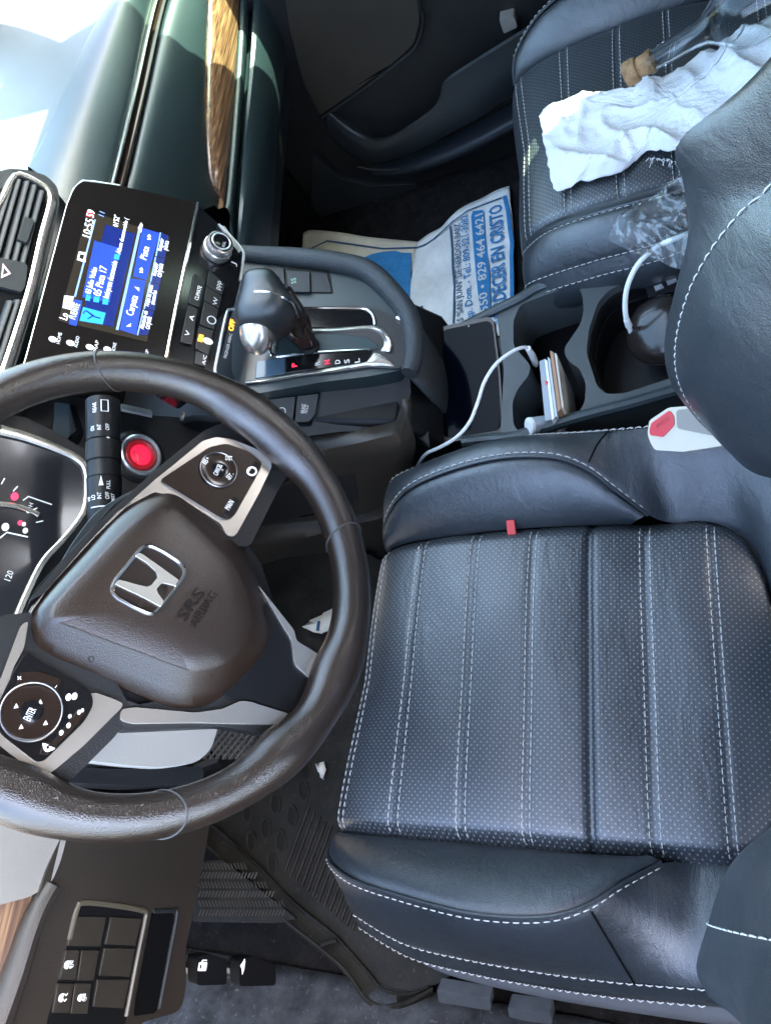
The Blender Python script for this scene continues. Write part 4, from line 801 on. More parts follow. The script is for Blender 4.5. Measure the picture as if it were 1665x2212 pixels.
def dpad(cx, cy, ro, ri, par):
    c = FW.uv(cx, cy, -.005)
    d = ob('rocker_ring', M().lathe(FW, [(ro, -.007), (ro, -.0045), (ro * .93, -.0038), (ro * .80, -.0042), (ri * 1.1, -.0046), (ri, -.0044)], 36, c), SMOKE, wh)
    ob('ring_edge', M().tube([FW.w(c[0] + ro * .96 * math.cos(math.pi * j / 20), c[1] + ro * .96 * math.sin(math.pi * j / 20), -.004) for j in range(40)], .0007, 6, closed=True), mat('dim_silver', (.3, .28, .26), .25, .9), d)
    ob('ring_cap', M().lathe(FW, [(ri, -.0046), (ri * .95, -.003), (ri * .5, -.0024), (ri * .05, -.0022)], 28, c), GLOSS, d)
    return d
wt = lambda s, a, b, hg=.004, m=LIT: text('switch_text', s, FW, a, b, hg, m, pad, h=-.0018)
dp = dpad(*B2(468, 470), .0160, .0062, wh)
wt('CANCEL', B2(458, 516), B2(498, 436), .004); wt('RES +', B2(372, 432), B2(402, 388)); wt('SET -', B2(548, 548), B2(590, 508)); wt('DIST', B2(520, 395), B2(572, 400)); wt('MAIN', B2(548, 778), B2(586, 715), .0045)
for q in ([(690, 480), (745, 400), (790, 430), (735, 540), (690, 500)], [(500, 800), (580, 670), (640, 700), (560, 835)]):
    ob('switch', M().prism(FW, fillet(FW.L([B2(*p) for p in q], -.0045), .002), -.008, -.0045), GLOSS, wh, bevel=.0008)
ob('wheel_mark', M().tube([FW.P(*B2(690 + 34 * math.cos(t * .52) + 30, 480 + 30 * math.sin(t * .52)), -.004) for t in range(12)], .0008, 5, closed=True).tube([FW.P(*B2(690, 480), -.004), FW.P(*B2(705, 460), -.004)], .0008, 5), LIT, wh, stuff=True)
ls = [(44, 1352), (62, 1340), (52, 1400), (30, 1440), (20, 1470), (60, 1478), (200, 1498), (208, 1497), (250, 1512), (266, 1520), (262, 1530), (180, 1612), (118, 1664), (98, 1676), (76, 1670), (0, 1612), (-40, 1580), (-40, 1480), (0, 1470)]
ob('silver_spoke_trim', M().prism(FW, fillet(FW.L(ls, -.008), .003), -.016, -.008), SILV, wh, bevel=.0022, seg=3)
ob('switch_pad', M().prism(FW, fillet(FW.L([B3(*p) for p in [(195, 665), (690, 960), (712, 1060), (640, 1190), (335, 1490), (275, 1500), (0, 1285), (-60, 1150), (20, 980), (110, 800)]], -.006), .004), -.014, -.006), GLOSS, wh, bevel=.0015)
pad = wh.children[-1]
dpad(*B3(240, 1115), .0205, .0075, wh)
wt('ENTER', B3(228, 1190), B3(278, 1100), .005)
for c, r in (((122, 1072), 0), ((305, 1042), 1), ((345, 1200), 2), ((160, 1230), 3)):
    fq(FW, [B3(c[0] - 18, c[1] + 18), B3(c[0] + 18, c[1] + 12), B3(c[0] + 2, c[1] - 20)], -.004, -.0030, LIT, 'switch_mark', wh)
wt('+', B3(155, 890), B3(180, 865), .004); wt('-', B3(425, 940), B3(440, 920), .001)
rk = [(150, 815), (300, 810), (470, 870), (425, 990), (300, 920), (110, 945)]
ob('volume_rocker', M().prism(FW, fillet(FW.L([B3(*p) for p in rk], -.004), .003), -.008, -.004), SMOKE, wh, bevel=.001)
for c, r in (((520, 1005), .0026), ((565, 998), .0026), ((600, 1120), .0017), ((625, 1105), .0014), ((465, 1275), .0019), ((520, 1220), .0019), ((530, 1150), .0015)):
    ob('switch_mark', M().prism(FW, ring2(*FW.uv(*B3(*c), -.005), r, 9, r * .75), -.006, -.0052), LIT, wh, flat=True)
ob('phone_mark', M().tube(cr([FW.P(*B3(*p), -.0045) for p in [(345, 1360), (338, 1385), (355, 1410), (385, 1400), (395, 1385)]], 14), [.0022, .002, .0014, .001, .001, .001, .001, .001, .001, .001, .001, .0014, .002, .0022], 6), LIT, wh)
fq(FW, [B3(*p) for p in [(295, 1440), (335, 1335), (400, 1345), (600, 1090), (655, 1120), (600, 1200), (360, 1450)]], -.007, -.0055, SMOKE, 'switch', wh, bevel=.0006)
# lower spoke: dark centre with a silver wing on each side
for q in ([(556, 1262), (575, 1285), (636, 1362), (640, 1384), (712, 1428), (716, 1442), (702, 1480), (692, 1486), (640, 1440), (634, 1426), (630, 1384), (585, 1310)],
          [(262, 1532), (290, 1528), (420, 1540), (480, 1532), (520, 1514), (540, 1516), (655, 1552), (640, 1560), (590, 1566), (420, 1562), (285, 1564), (258, 1556)]):
    ob('silver_spoke_trim', M().prism(FW, fillet(FW.L(q, -.010), .003), -.02, -.010), SILV, wh, bevel=.0022, seg=3)
ob('spoke_cover', M().prism(FW, fillet(FW.L([(560, 1300), (590, 1320), (628, 1388), (634, 1430), (700, 1486), (690, 1520), (655, 1548), (540, 1512), (500, 1512), (480, 1500)], -.013), .003), -.022, -.013), DARK, wh, bevel=.002)
# emblem and moulded lettering
EB = lambda x, y: (203.3 + .1628 * x, 1084.3 + .1628 * y)
he = .0095
eo = FW.L([EB(*p) for p in [(220, 1150), (260, 1040), (420, 850), (575, 650), (640, 585), (740, 568), (900, 640), (1130, 790), (1210, 880), (1205, 980), (1050, 1210), (880, 1420), (800, 1500), (710, 1498), (520, 1410), (300, 1285), (235, 1220)]], he)
eo = fillet(eo, .004)
em = ob('emblem_back', M().prism(FW, eo, he - .006, he + .0005), mat('emblem_brown', (.02, .012, .009), .3), wh)
eo3 = [FW.w(u, v, he + .001) for u, v in scale2(eo, .965)]
ob('emblem_frame', M().tube(cr(eo3, 90, True), .0017, 8, closed=True), BRIGHT, em)
hl = [(545, 712), (612, 672), (800, 800), (1125, 1035), (1085, 1115), (905, 1072), (828, 1150), (850, 1215), (930, 1320), (885, 1392), (600, 1240), (278, 1092), (330, 1028), (560, 1092), (700, 1126), (762, 1105), (842, 1005), (825, 925), (700, 810)]
ob('emblem_letter', M().prism(FW, fillet(FW.L([EB(*p) for p in hl], he + .003), .0012, 3), he, he + .003), mat('cream_chrome', (.86, .80, .68), .16, .75), em, bevel=.0012, seg=3)
AB = mat('moulded_letters', (.010, .0065, .005), .3)
text('moulded_text', 'SRS', FW, EB(1210, 1590), EB(1480, 1205), .0085, AB, wh, h=.0120, bold=.01); text('moulded_text', 'AIRBAG', FW, EB(1345, 1680), EB(1640, 1225), .0062, AB, wh, h=.0122, bold=.01)
text('moulded_text', 'D', FW, (197, 1432), (207, 1424), .004, AB, wh, h=-.003)

# ================================================================== PASSENGER DOOR
door = thing('door_lining', 'dark passenger door with a long armrest, pull pocket and map pocket', 'car door', (0, 1.08, -.25))
FR = Fr((0, 1.075, 0), (0, -1, 0), (1, 0, 0))
ob('door_skin', M().prism(FR, fillet([(-.60, -.34), (-.48, -.34), (.75, -.34), (.75, .30), (-.58, .30)], .02), -.05, 0), SOFT, door, bevel=.006)
ins = [(899, -120), (899, 0), (908, 37), (896, 92), (860, 127), (780, 188), (690, 250), (655, 180), (625, 60), (600, -120)]
ob('door_insert', M().prism(FR, fillet(FR.L(ins, .008), .012), -.01, .008), BROWN, door, bevel=.006, seg=3)
ob('insert_piping', M().tube(cr([FR.P(a, b, .010) for a, b in [(905, -120), (905, 0), (914, 40), (901, 96), (864, 132), (786, 192), (696, 255)]], 50), .0030, 8), SOFT, door)
a1 = [FR.P(a, b, h) for (a, b), h in zip([(712, 240), (740, 264), (770, 284), (812, 303), (864, 282), (930, 236), (950, 205), (958, 176), (1002, 143), (1152, 50), (1300, -40)], (.01, .02, .03, .04, .05, .055, .06, .065, .07, .07, .07))]
a2 = [FR.P(a, b, h) for (a, b), h in zip([(705, 262), (735, 288), (768, 312), (815, 330), (880, 306), (945, 270), (985, 245), (1010, 225), (1060, 190), (1180, 115), (1320, 20)], (.01, .022, .034, .045, .055, .06, .064, .068, .07, .07, .07))]
a3 = [FR.P(a, b, h) for (a, b), h in zip([(715, 300), (745, 325), (775, 345), (815, 352), (900, 325), (975, 285), (1040, 250), (1080, 222), (1130, 196), (1220, 140), (1340, 60)], (.0, .01, .02, .03, .04, .04, .04, .04, .04, .04, .04))]
a0 = [p + V((0, .03, -.02)) for p in a1]
ob('armrest', M().skin([a0, a1, [a.lerp(b, .3) + V((0, -.003, .002)) for a, b in zip(a1, a2)], a2, a3, [p + V((0, .04, -.01)) for p in a3]], 70, 6), PLA, door)
b1 = [FR.P(a, b, h) for (a, b), h in zip([(800, 368), (860, 366), (910, 352), (990, 322), (1117, 255), (1260, 170)], (.004, .02, .03, .035, .035, .035))]
ob('pocket_lip', M().skin([[p + V((0, .03, .012)) for p in b1], b1, [p + V((0, -.002, -.014)) for p in b1], [p + V((0, .012, -.03)) for p in b1]], 50, 5), mat('blue_black_plastic', (.018, .021, .027), .4), door)
ob('pocket_light_edge', M().tube(cr([FR.P(a, b, .02) for a, b in [(772, 360), (805, 366), (850, 366), (880, 360)]], 20), .0022, 6), BROWN, door)
ob('lower_panel', M().prism(FR, fillet(FR.L([(676, 332), (735, 385), (800, 402), (905, 396), (860, 450), (800, 512), (670, 500)], .012), .012), -.01, .012), PLA, door, bevel=.006)
ob('door_pull', M().prism(FR, fillet(FR.L([(1078, 42), (1110, 34), (1118, 58), (1088, 72)], .02), .003), 0, .02), GREY, door, bevel=.003)
ob('kick_panel', side([(-1.0, -.3), (-.58, -.3), (-.60, .30), (-1.0, .30)], 1.06, 1.10), DARK, dash)

# ================================================================== FLOOR THINGS
# paper mat on the passenger floor, creased where the floor rises to the toe board
FM = Fr((0, .85, -.290), (0, 0, 1), (0, 1, 0)); fold0 = Z(903, 521, -.29); fold1 = Z(850, 760, -.29)
FM2 = Fr(fold0, (.30, 0, .95))
pm = thing('paper_floor_mat', 'crumpled white paper floor mat printed in blue on the passenger floor', 'floor mat', (-.3, .85, -.3))
def crump(p, k=1): return V((0, 0, k * (.0022 * math.sin(41 * p.x + 23 * p.y) * math.sin(37 * p.y - 19 * p.x + 1) + .0012 * math.sin(97 * p.x + 3) * math.sin(88 * p.y))))
far = [Z(a, b, -.29) for a, b in [(903, 521), (925, 506), (952, 491), (975, 468), (998, 448), (1050, 422), (1099, 400)]]
rr = [Z(a, b, -.29) for a, b in [(1099, 400), (1106, 470), (1110, 524), (1108, 560), (1111, 640), (1112, 720)]]
near = [Z(a, b, -.29) for a, b in [(846, 770), (980, 740), (1112, 720)]]
R_ = 34; fa = cr(far, R_); ne = cr(near, R_); rg = cr(rr, 26)
g = []
for j in range(26):
    t = j / 25; row = []
    for i in range(R_):
        p = fa[i].lerp(ne[i], t); w = (i / (R_ - 1)) ** 3; p = p + (rg[j] - fa[-1].lerp(ne[-1], t)) * w
        row.append(p + crump(p))
    g.append(row)
ob('paper_sheet', M().grid(g), PAPER, pm, solid=.0006, ang=180)
toe = []
for a, b in [((903, 521), (846, 770)), ((797, 511), (760, 740)), ((740, 503), (720, 720)), ((673, 497), (660, 700)), ((655, 505), (640, 690))]:
    toe.append([FM2.P(a[0] + (b[0] - a[0]) * t, a[1] + (b[1] - a[1]) * t) + crump(V((a[0] * .001, t * .3, 0)), .6) for t in [k / 12 for k in range(13)]])
toe[0] = [q[0] for q in g[:1]] + [V(g[min(25, round(k * 25 / 12))][0]) for k in range(1, 13)]
ob('paper_sheet', M().skin(toe, 26, 8), PAPERT, pm, solid=.0006, ang=180)
Q4 = lambda x, y: (644 + .3053 * x, 393 + .3053 * y)
HM = .0042
def mtxt(s, a, b, hg, m=INK, bold=.02): return text('mat_lettering', s, FM, Q4(*a), Q4(*b), hg, m, pm, h=HM, bold=bold)
mtxt('VERDECER EN CRISTO', (1474, 980), (1438, 148), .025); mtxt('S "SAN JUAN" DE NERDON BAEZ', (1165, 975), (1142, 285), .012, INKD, .01)
mtxt('Rep. Dom. - Tel.: 809-521-3082', (1238, 1000), (1196, 225), .014, INK, .01); mtxt('TERIAS', (880, 1085), (882, 870), .014, INKD)
fq(FM, [Q4(*p) for p in [(1288, 920), (1270, 780), (1252, 600), (1232, 380), (1222, 240), (1235, 205), (1300, 195), (1315, 210), (1318, 330), (1345, 560), (1355, 700), (1360, 900)]], HM - .0004, HM - .0002, INK, 'mat_band', pm)
mtxt('2550 • 829 464 6421', (1345, 960), (1305, 215), .016, mat('paper_white_print', (.62, .62, .62), .8), .015)
def mline(pts, r, m, F=FM, h=HM): return ob('mat_border', M().tube([F.P(*Q4(*p), h) for p in pts], r, 6, flat=.15, up=(0, 0, 1)), m, pm)
mline([(600, 470), (700, 468), (840, 462), (900, 440), (960, 400), (1030, 335), (1090, 280), (1200, 200), (1330, 150), (1440, 108)], .0018, INKD)
mline([(1458, 96), (1482, 200), (1496, 320), (1512, 430), (1508, 520), (1512, 700), (1512, 850)], .0042, INK); mline([(1075, 310), (1090, 480), (1092, 600), (1105, 740), (1098, 1000)], .0020, INKD)
mline([(840, 462), (600, 470), (420, 445), (205, 415), (100, 465), (20, 510)], .0022, INKD, FM2, .002)
fq(FM, [Q4(*p) for p in [(800, 520), (735, 500), (690, 485), (640, 486), (742, 900), (760, 880)]], HM - .0006, HM - .0004, INK, 'mat_logo', pm)
fq(FM2, [Q4(*p) for p in [(800, 500), (735, 498), (690, 485), (600, 490), (520, 508), (450, 540), (428, 570), (420, 600), (600, 760), (740, 880), (790, 860)]], .0010, .0022, INK, 'mat_logo', pm)

# driver's rubber mat
rm = thing('rubber_floor_mat', 'dusty black rubber floor mat with ribs and ovals under the steering wheel', 'floor mat', (-.4, -.1, -.3))
FB2 = Fr((-.4, -.1, -.286), (0, 0, 1), (0, 1, 0))
C6 = lambda x, y: (406.6 + .3257 * x, 1761.9 + .3257 * y); CB = lambda x, y: (406.6 + .2849 * x, 1355.4 + .2849 * y)
bw_ = [(420, 1500), (460, 1790), (560, 1880), (640, 1960), (720, 2025), (765, 2070), (800, 2110), (830, 2142), (880, 2150), (960, 2120), (1100, 2000), (1000, 1300), (700, 1150), (500, 1250)]
ob('mat_base', M().prism(FB2, fillet(FB2.L(bw_), .01), -.008, 0), RUB, rm, bevel=.002)
il = [(430, 1760), (480, 1800), (553, 1866), (635, 1951), (719, 2019), (762, 2065), (797, 2104), (827, 2138), (879, 2149), (925, 2132)]; ol = [(380, 1770), (452, 1830), (553, 1920), (618, 1989), (687, 2044), (745, 2095), (781, 2146), (797, 2163), (827, 2173), (869, 2168), (935, 2136)]
ip = cr([FB2.P(a, b, .006) for a, b in il], 60); op = cr([FB2.P(a, b, .014) for a, b in ol], 60)
ob('raised_edge', M().grid([[p + V((0, 0, -.008)) for p in ip], ip, [a.lerp(b, .2) + V((0, 0, -.004)) for a, b in zip(ip, op)], [a.lerp(b, .8) + V((0, 0, -.004)) for a, b in zip(ip, op)], op, [p + V((0, -.004, .002)) for p in op], [p + V((0, -.008, -.02)) for p in op]]), RUB, rm)
ob('edge_bead', M().tube(ip, .0018, 8), RUB, rm); ob('edge_bead', M().tube(op, .0018, 8), RUB, rm)
ob('edge_bar', M().tube([FB2.P(692, 2043, .014), FB2.P(727, 2032, .010)], .0035, 8), RUB, rm)
for k in range(13):
    s_ = C6(640 + 37 * k, 370 + 33 * k); e_ = C6(800 + 37 * k, -60 + 33 * k)
    ob('rib', M().tube([FB2.P(*s_, .001), FB2.P(*((s_[0] + e_[0]) / 2, (s_[1] + e_[1]) / 2), .0012), FB2.P(*e_, .001)], .0026, 6, up=(0, 0, 1)), RUB, rm)
for x, y in ((880, 1235), (665, 1335), (790, 1425), (590, 1520), (705, 1620), (450, 1400), (480, 1620), (900, 1080), (330, 1110), (700, 1150), (640, 1790)):
    c = FB2.uv(*CB(x, y)); an = R(18)
    rp_ = [(c[0] + .0115 * 1.25 * math.cos(t) * math.cos(an) - .008 * math.sin(t) * math.sin(an), c[1] + .0115 * 1.25 * math.cos(t) * math.sin(an) + .008 * math.sin(t) * math.cos(an)) for t in [2 * math.pi * i / 24 for i in range(24)]]
    ov = ob('oval', M().prism(FB2, rp_, -.002, .0006), mat('oval_rubber', (.012, .010, .008), .5, spec=.2) if not bpy.data.materials.get('oval_rubber') else bpy.data.materials['oval_rubber'], rm); ob('oval_rim', M().tube([FB2.w(u, v, .001) for u, v in rp_], .0016, 6, closed=True), RUB, ov)  # oval faces slightly darker than the mat
# foot rest with a herringbone tread
fr_ = thing('foot_rest', 'black rubber foot rest with herringbone tread left of the pedals', 'foot rest', Z(520, 1920, -.27))
FH = Fr(Z(520, 1925, -.262), (.12, 0, 1))
ob('rest_plate', M().prism(FH, fillet(FH.L([(430, 1862), (480, 1858), (640, 1985), (600, 1995), (416, 1992)]), .004), -.03, 0), RUB, fr_, bevel=.003)
tr = M()
for r_ in range(6):
    for c_ in range(26):
        x = 70 + c_ * 22 + r_ * 2; y = 335 + r_ * 62
        if x > 330 + (y - 330) * 1.0 + 60: continue
        d = 9 if r_ % 2 else -9
        tr.tube([FH.P(*C6(x - d, y + 22), .0004), FH.P(*C6(x + d, y - 18), .0004)], .0011, 5)
ob('tread', tr, mat('tread_rubber', (.034, .027, .021), .45), fr_, stuff=True, merge=False)
pdl = thing('brake_pedal', 'brown black brake pedal with a diamond rubber grid', 'pedal', Z(500, 1600, -.17))
FPd = Fr(Z(500, 1605, -.16), (.55, -.1, .83))
pp = [(440, 1565), (500, 1555), (548, 1560), (556, 1580), (545, 1620), (505, 1640), (470, 1632), (440, 1612)]
ob('pedal_pad', M().prism(FPd, fillet(FPd.L(pp), .006), -.015, 0), DARK, pdl, bevel=.003)
gm = M()
for k in range(-6, 12):
    gm.tube([FPd.P(440 + k * 14, 1555, .001), FPd.P(440 + k * 14 + 62, 1640, .001)], .0018, 5); gm.tube([FPd.P(440 + k * 14 + 40, 1555, .001), FPd.P(440 + k * 14 - 30, 1640, .001)], .0018, 5)
ob('pedal_grid', gm, BROWN, pdl, stuff=True, merge=False)
ob('pedal_arm', M().tube([FPd.P(470, 1640, -.02), FPd.P(430, 1665, -.02), FPd.P(380, 1600, -.10)], .012, 8), DARK, pdl)
# door sill and dusty kick carpet on the driver's side
kc = M(); rows = []
for i in range(30):
    x = -.62 + i * .022; rows.append([V((x, -.335 - .02 * (i < 0), -.296)), V((x, -.352, -.285 + .004 * math.sin(i * 1.7))), V((x, -.385, -.262 + .004 * math.sin(i * 2.3))), V((x, -.43, -.250)), V((x, -.47, -.26))])
kc.grid(rows); struct(ob('sill_carpet', kc, CARPETL, solid=.01))
ob('sill_plate', side([(-.50, -.27), (.65, -.27), (.65, -.232), (-.44, -.232)], -.47, -.44), VAL, body, bevel=.006)
def scrap(name, label, cat, pts, z, m, up_=.003):
    F = Fr((0, 0, z), (0, .05, 1), (0, 1, 0)); mm = M(); u = fillet(F.L(pts), .001, 2); n = len(u)
    top = [F.w(a, b, up_ + .0025 * math.sin(1.7 * i)) for i, (a, b) in enumerate(u)]
    c = sum(top, V()) / n + V((0, 0, .002)); b = mm.add(top); ci = mm.add([c])
    for i in range(n): mm.f.append((b + i, b + (i + 1) % n, ci))
    return tag(ob(name, mm, m, None, solid=.0006, ang=180), label, cat)
scrap('paper_scrap', 'small torn white paper scrap on the rubber mat under the wheel rim', 'paper scrap', [(684, 1652), (693, 1650), (703, 1645), (706, 1663), (701, 1686), (695, 1681), (690, 1668)], -.280, mat('dirty_paper', (.62, .58, .50), .8))
scr2 = scrap('paper_card', 'white paper with a dark blue stripe behind the wheel spoke', 'paper', [(656, 1356), (671, 1343), (700, 1328), (730, 1312), (726, 1356), (698, 1370), (676, 1366)], -.25, mat('cream_paper', (.66, .60, .50), .8))
FC_ = Fr((0, 0, -.25), (0, .05, 1), (0, 1, 0))
ob('blue_stripe', M().prism(FC_, FC_.L([(685, 1342), (690, 1341), (687, 1362), (682, 1362)], .009), .006, .0085), INKD, scr2)

# ================================================================== SMALL THINGS
ph = thing('smartphone', 'black smartphone lying face up in the front tray of the console', 'smartphone', Z(1010, 815, -.05))
FPh = Fr(Z(1010, 815, -.018), (.05, -.16, 1))
q = [(942, 716), (958, 704), (1056, 683), (1066, 690), (1080, 800), (1088, 925), (1080, 938), (962, 956), (952, 945), (946, 830)]
ob('phone_case', M().prism(FPh, fillet(FPh.L(q), .006), -.010, 0), mat('phone_case_brown', (.035, .022, .018), .35), ph, bevel=.003, seg=3)
cc = FPh.L(q, .0006); ob('phone_screen', M().prism(FPh, fillet(scale2(cc, .93), .005), -.001, .0006), mat('phone_glass', (.001, .002, .005), .08, spec=.05), ph)
ob('phone_camera', M().prism(FPh, ring2(*FPh.uv(1012, 704, .0008), .0016, 12), .0006, .0009), GLOSS, ph)
cab = [(900, 1010, -.06), (918, 982, -.012), (950, 966, .008), (985, 945, .016), (1014, 912, .018), (1032, 868, .018), (1046, 825, .020), (1072, 785, .024), (1108, 758, .018), (1134, 750, .006), (1148, 762, -.015), (1158, 790, -.05)]
cbl = tag(ob('charging_cable', M().tube(cr([Z(*c) for c in cab], 70), .0022, 8), WHITE), 'thin white charging cable crossing the black smartphone into the cup holder', 'cable')
ob('plug', M().tube([Z(1140, 752, .002), Z(1150, 768, -.018), Z(1156, 784, -.042)], [.0034, .0042, .0042], 12), WHITE, cbl)
cb2 = [(1380, 760, -.075), (1362, 715, -.04), (1353, 690, -.015), (1350, 655, .005), (1356, 615, .022), (1378, 570, .035), (1415, 535, .045), (1455, 516, .05), (1500, 500, .05), (1600, 470, .03)]
cbl2 = tag(ob('white_cable', M().tube(cr([Z(*c) for c in cb2], 60), .0030, 8), WHITE), 'thick white cable rising from the round black gadget towards the plastic bag', 'cable')
ob('strain_relief', M().tube([Z(1353, 690, -.015), Z(1358, 703, -.028)], [.0036, .0042], 12), WHITE, cbl2)
cs = thing('card_stack', 'stack of cards and papers in a clear sleeve standing in the cup holder', 'cards', Z(1190, 830, -.08))
for nm, q, m, hh in (('plastic_sleeve', [(1164, 780), (1175, 775), (1191, 906), (1177, 910)], mat('grey_sleeve', (.30, .32, .34), .25), .014), ('white_card', [(1175, 774), (1182, 778), (1198, 902), (1191, 908)], WHITE, .018), ('white_card', [(1182, 770), (1188, 774), (1204, 898), (1198, 902)], mat('grey_card', (.5, .53, .56), .4), .017),
                        ('brown_card', [(1187, 756), (1195, 760), (1212, 882), (1204, 890)], mat('brown_card_stock', (.36, .20, .12), .6), .022), ('white_card', [(1196, 761), (1202, 763), (1217, 878), (1212, 884)], mat('cream_card', (.62, .58, .50), .5), .020)):
    ob(nm, M().prism(FT, FT.L(q, hh), -.070, hh), m, cs, bevel=.0006)
ob('red_mark', M().prism(FT, FT.L([(1180, 832), (1176, 822), (1184, 824)], .0185), .0178, .0186), RED, cs)
sl2 = M(); o_ = [FT.P(a, b, h) for a, b, h in ((1177, 908, .01), (1192, 880, .012), (1210, 876, .01), (1234, 906, .002), (1214, 914, -.006), (1190, 920, -.004))]
c_ = sum(o_, V()) / 6 + V((0, 0, .006)); b_ = sl2.add(o_); ci = sl2.add([c_])
for i in range(6): sl2.f.append((b_ + i, b_ + (i + 1) % 6, ci))
ob('sleeve_fold', sl2, FILM, cs, flat=True, solid=.0005)
tb = thing('white_tube', 'short white plastic tube lying at the door end of the cup holder', 'tube', Z(1150, 920, -.05))
FTb = Fr(Z(1141, 921, -.006), (-.72, -.35, .60))
ob('tube_body', M().lathe(FTb, [(.0095, -.05), (.0102, -.01), (.0102, -.002)], 28), mat('grey_tube', (.28, .32, .36), .4), tb); ob('tube_cap', M().lathe(FTb, [(.0104, -.004), (.0104, -.0006), (.0095, 0), (.004, .0002)], 28), WHITE, tb)
ms = thing('round_gadget', 'round black gadget with a seam lying in the open console bin', 'gadget', Z(1420, 730, -.09))
FMs = Fr(Z(1428, 712, -.045), (-.25, -.25, .93))
ob('gadget_body', M().lathe(FMs, [(.020, -.016), (.036, -.012), (.042, -.003), (.0425, .0), (.0415, .0004)], 40), mat('gadget_black', (.018, .016, .016), .22), ms)
ob('gadget_cap', M().lathe(FMs, [(.0412, .0002), (.0425, .001), (.0405, .007), (.032, .014), (.018, .018), (.004, .019)], 40), mat('gadget_black_top', (.020, .015, .013), .18), ms)
scrap('white_slip', 'white paper slip under the round black gadget', 'paper slip', [(1420, 764), (1430, 760), (1462, 784), (1465, 794)], -.072, WHITE)
us = ob('usb_panel', M().prism(FT, fillet(FT.L([(1388, 602), (1470, 570), (1560, 545), (1570, 590), (1480, 622), (1400, 642)], -.012), .003), -.05, -.012), GLOSS, con, bevel=.002)
fq(FT, [(1412, 618), (1428, 612), (1434, 620), (1416, 628)], -.012, -.0105, CHROME, 'usb_port', us); fq(FT, [(1438, 606), (1458, 598), (1462, 606), (1442, 615)], -.012, -.0105, CHROME, 'usb_port', us)
# seat belt buckle
bk = thing('seat_belt_buckle', 'cream seat belt buckle with a red press button beside the driver seat', 'seat belt buckle', Z(1480, 930, -.05))
FK2 = Fr(Z(1480, 930, .055), (-.25, -.42, .87))
ob('buckle_body', M().prism(FK2, fillet(FK2.L([(1398, 936), (1402, 908), (1444, 880), (1500, 876), (1545, 905), (1570, 950), (1560, 963), (1475, 976), (1414, 972), (1404, 955)]), .003), -.026, 0), BEIGE, bk, bevel=.004, seg=3)
ob('press_button', M().prism(FK2, fillet(FK2.L([(1402, 930), (1406, 914), (1446, 886), (1455, 898), (1456, 918), (1432, 944), (1404, 940)], .001), .002), -.004, .0012), RED, bk, bevel=.001)
text('press_text', 'PRESS', FK2, (1421, 926), (1446, 905), .004, mat('faded_red', (.35, .02, .02), .5), bk, h=.0016)
ob('buckle_top', M().prism(FK2, fillet(FK2.L([(1460, 886), (1502, 881), (1540, 908), (1560, 945), (1462, 925)], .0015), .003), -.004, .0015), mat('beige_grey', (.27, .235, .19), .45), bk, bevel=.001)
ob('buckle_strap', M().tube([FK2.P(1540, 925, -.013), FK2.P(1640, 960, -.05), V((.30, .24, -.10))], .014, 8, flat=.3), DARK, bk)
# bottle with cork
bt = thing('glass_bottle', 'clear glass bottle with a cork stopper lying on the passenger seat', 'bottle', Z(1500, 90, .01))
c0 = Z(1349, 163, .050); ax = (Z(1540, 56, .074) - c0).normalized(); FBt = Fr(c0, ax, (0, 1, 0))
ob('cork', M().lathe(FBt, [(.010, 0), (.0145, .001), (.0152, .004), (.0152, .014), (.0142, .0165), (.0108, .0175), (.0108, .019), (.0122, .0205), (.0126, .029), (.0120, .036)], 28), CORK, bt)
go = [(.0108, .029), (.0142, .030), (.0146, .036), (.0128, .039), (.0126, .082), (.0150, .098), (.025, .112), (.038, .128), (.0425, .145), (.043, .24), (.040, .262), (.030, .266)]
gi = [(.028, .262), (.0375, .258), (.0405, .24), (.040, .146), (.0355, .131), (.023, .116), (.0125, .100), (.0102, .085), (.0100, .033), (.0108, .029)]
mg = M(); rows = [[FBt.w(r * math.cos(2 * math.pi * j / 40), r * math.sin(2 * math.pi * j / 40), h) for j in range(40)] for r, h in go + [(.001, .266), (.001, .262)] + gi]
mg.grid(rows, True); ob('glass_body', mg, GLASS, bt, merge=False)
# white cloth
def cloth(name, label, px, z, seed, lift=None):
    rnd = random.Random(seed); o = cr([Z(a, b, z) for a, b in px], 150, True); c = Z(1470, 250, z); rows = []
    n1 = [o[i] + V((rnd.uniform(-.0018, .0018), rnd.uniform(-.0018, .0018), rnd.uniform(0, .0015))) for i in range(150)]
    for k in range(46):
        s = 1 - k / 45.0; row = []
        for p in n1:
            q = c + (p - c) * s
            nz = lambda k, o: max(0, 1 - abs(noise.noise(V((q.x * k * 1.0 + q.y * k * .5 + o, (q.y - .4 * q.x) * k * .55, o)))) * 2.2) ** 2
            f = .016 * nz(13, 1.3) + .007 * nz(27, 5.1) + .0016 * noise.noise(q * 160) + .004 * noise.noise(q * 30)
            e = min(1, (1 - s) / .12); zz = .005 + f * (.35 + .65 * e) + .003 * e + (lift(q) if lift else 0)
            row.append(q + V((0, 0, zz)))
        rows.append(row)
    m = M().grid(rows, True)
    return tag(ob(name, m, CLOTH, None, solid=.0009, ang=180), label, 'cloth')
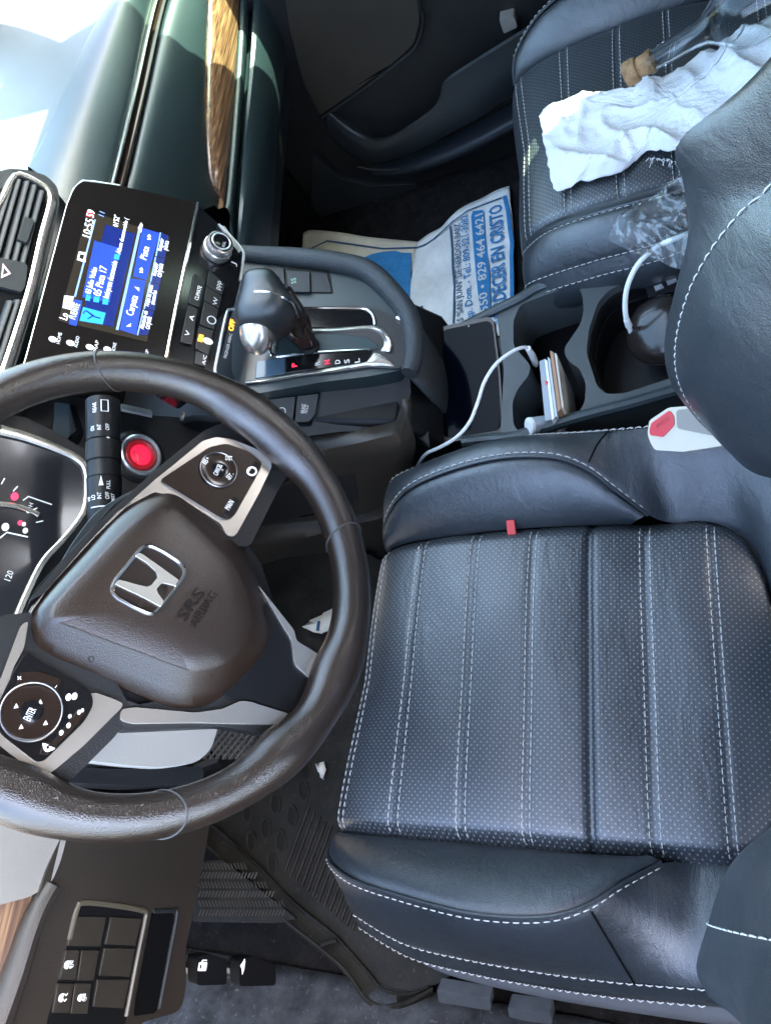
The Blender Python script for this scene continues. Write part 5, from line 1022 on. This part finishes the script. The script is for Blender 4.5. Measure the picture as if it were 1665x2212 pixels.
cl = [(1168, 258), (1189, 238), (1220, 230), (1252, 223), (1311, 209), (1367, 199), (1384, 182), (1426, 186), (1485, 164), (1534, 142), (1562, 155), (1590, 136), (1642, 115), (1720, 80), (1780, 200), (1520, 362), (1478, 350), (1433, 344), (1402, 339), (1374, 358), (1339, 386), (1294, 397), (1252, 400), (1226, 413), (1200, 417), (1189, 377), (1178, 314)]
wc_ = cloth('white_cloth', 'crumpled white cloth spread over the passenger seat below the bottle', cl, .006, 3, lambda q: max(0, q.x - .12) * .18)
fm = M(); rnd = random.Random(5)
for base in ([(1189, 238), (1225, 228), (1255, 222)], [(1384, 184), (1405, 178), (1430, 186)], [(1402, 340), (1440, 346), (1478, 352)]):
    pts = cr([Z(a, b, .018) for a, b in base], 26)
    for p in pts:
        d = V((rnd.uniform(-.006, .004), rnd.uniform(-.002, .010) * (1 if base[0][1] < 300 else -1), rnd.uniform(-.003, .003)))
        fm.tube([p, p + d * .6 + V((.001, 0, .001)), p + d + V((rnd.uniform(-.002, .002), 0, -.002))], .00045, 4)
f_ = ob('frayed_edge', fm, CLOTH, wc_, stuff=True, merge=False)
# clear plastic bag
def bag():
    rnd = random.Random(11); o = [Z(a, b, z) for a, b, z in [(1316, 520, .045), (1345, 478, .05), (1385, 440, .045), (1420, 408, .04), (1470, 386, .04), (1560, 370, .04), (1570, 520, .05), (1500, 582, .045), (1450, 576, .04), (1405, 556, .045), (1360, 545, .05)]]
    l = cr(o, 90, True); c = sum(l, V()) / 90; rows = []; rg = lambda a: (1 - abs(math.sin(a))) ** 2.2
    for k in range(30):
        s = 1 - k / 29.0 * .985; row = []
        for p in l:
            q = c + (p - c) * s
            nz = lambda k, o: max(0, 1 - abs(noise.noise(V((q.x * k + o, q.y * k - o, o)))) * 2.5) ** 1.5
            h = .016 * nz(16, 2.2) + .008 * nz(36, 7.7) + .003 * nz(80, 3.1)
            row.append(q + V((0, 0, h * (1 if k else .5))))
        rows.append(row)
    return M().grid(rows, True)
tag(ob('plastic_bag', bag(), FILM, None, ang=50), 'crumpled clear plastic bag on the inner edge of the passenger seat', 'plastic bag')
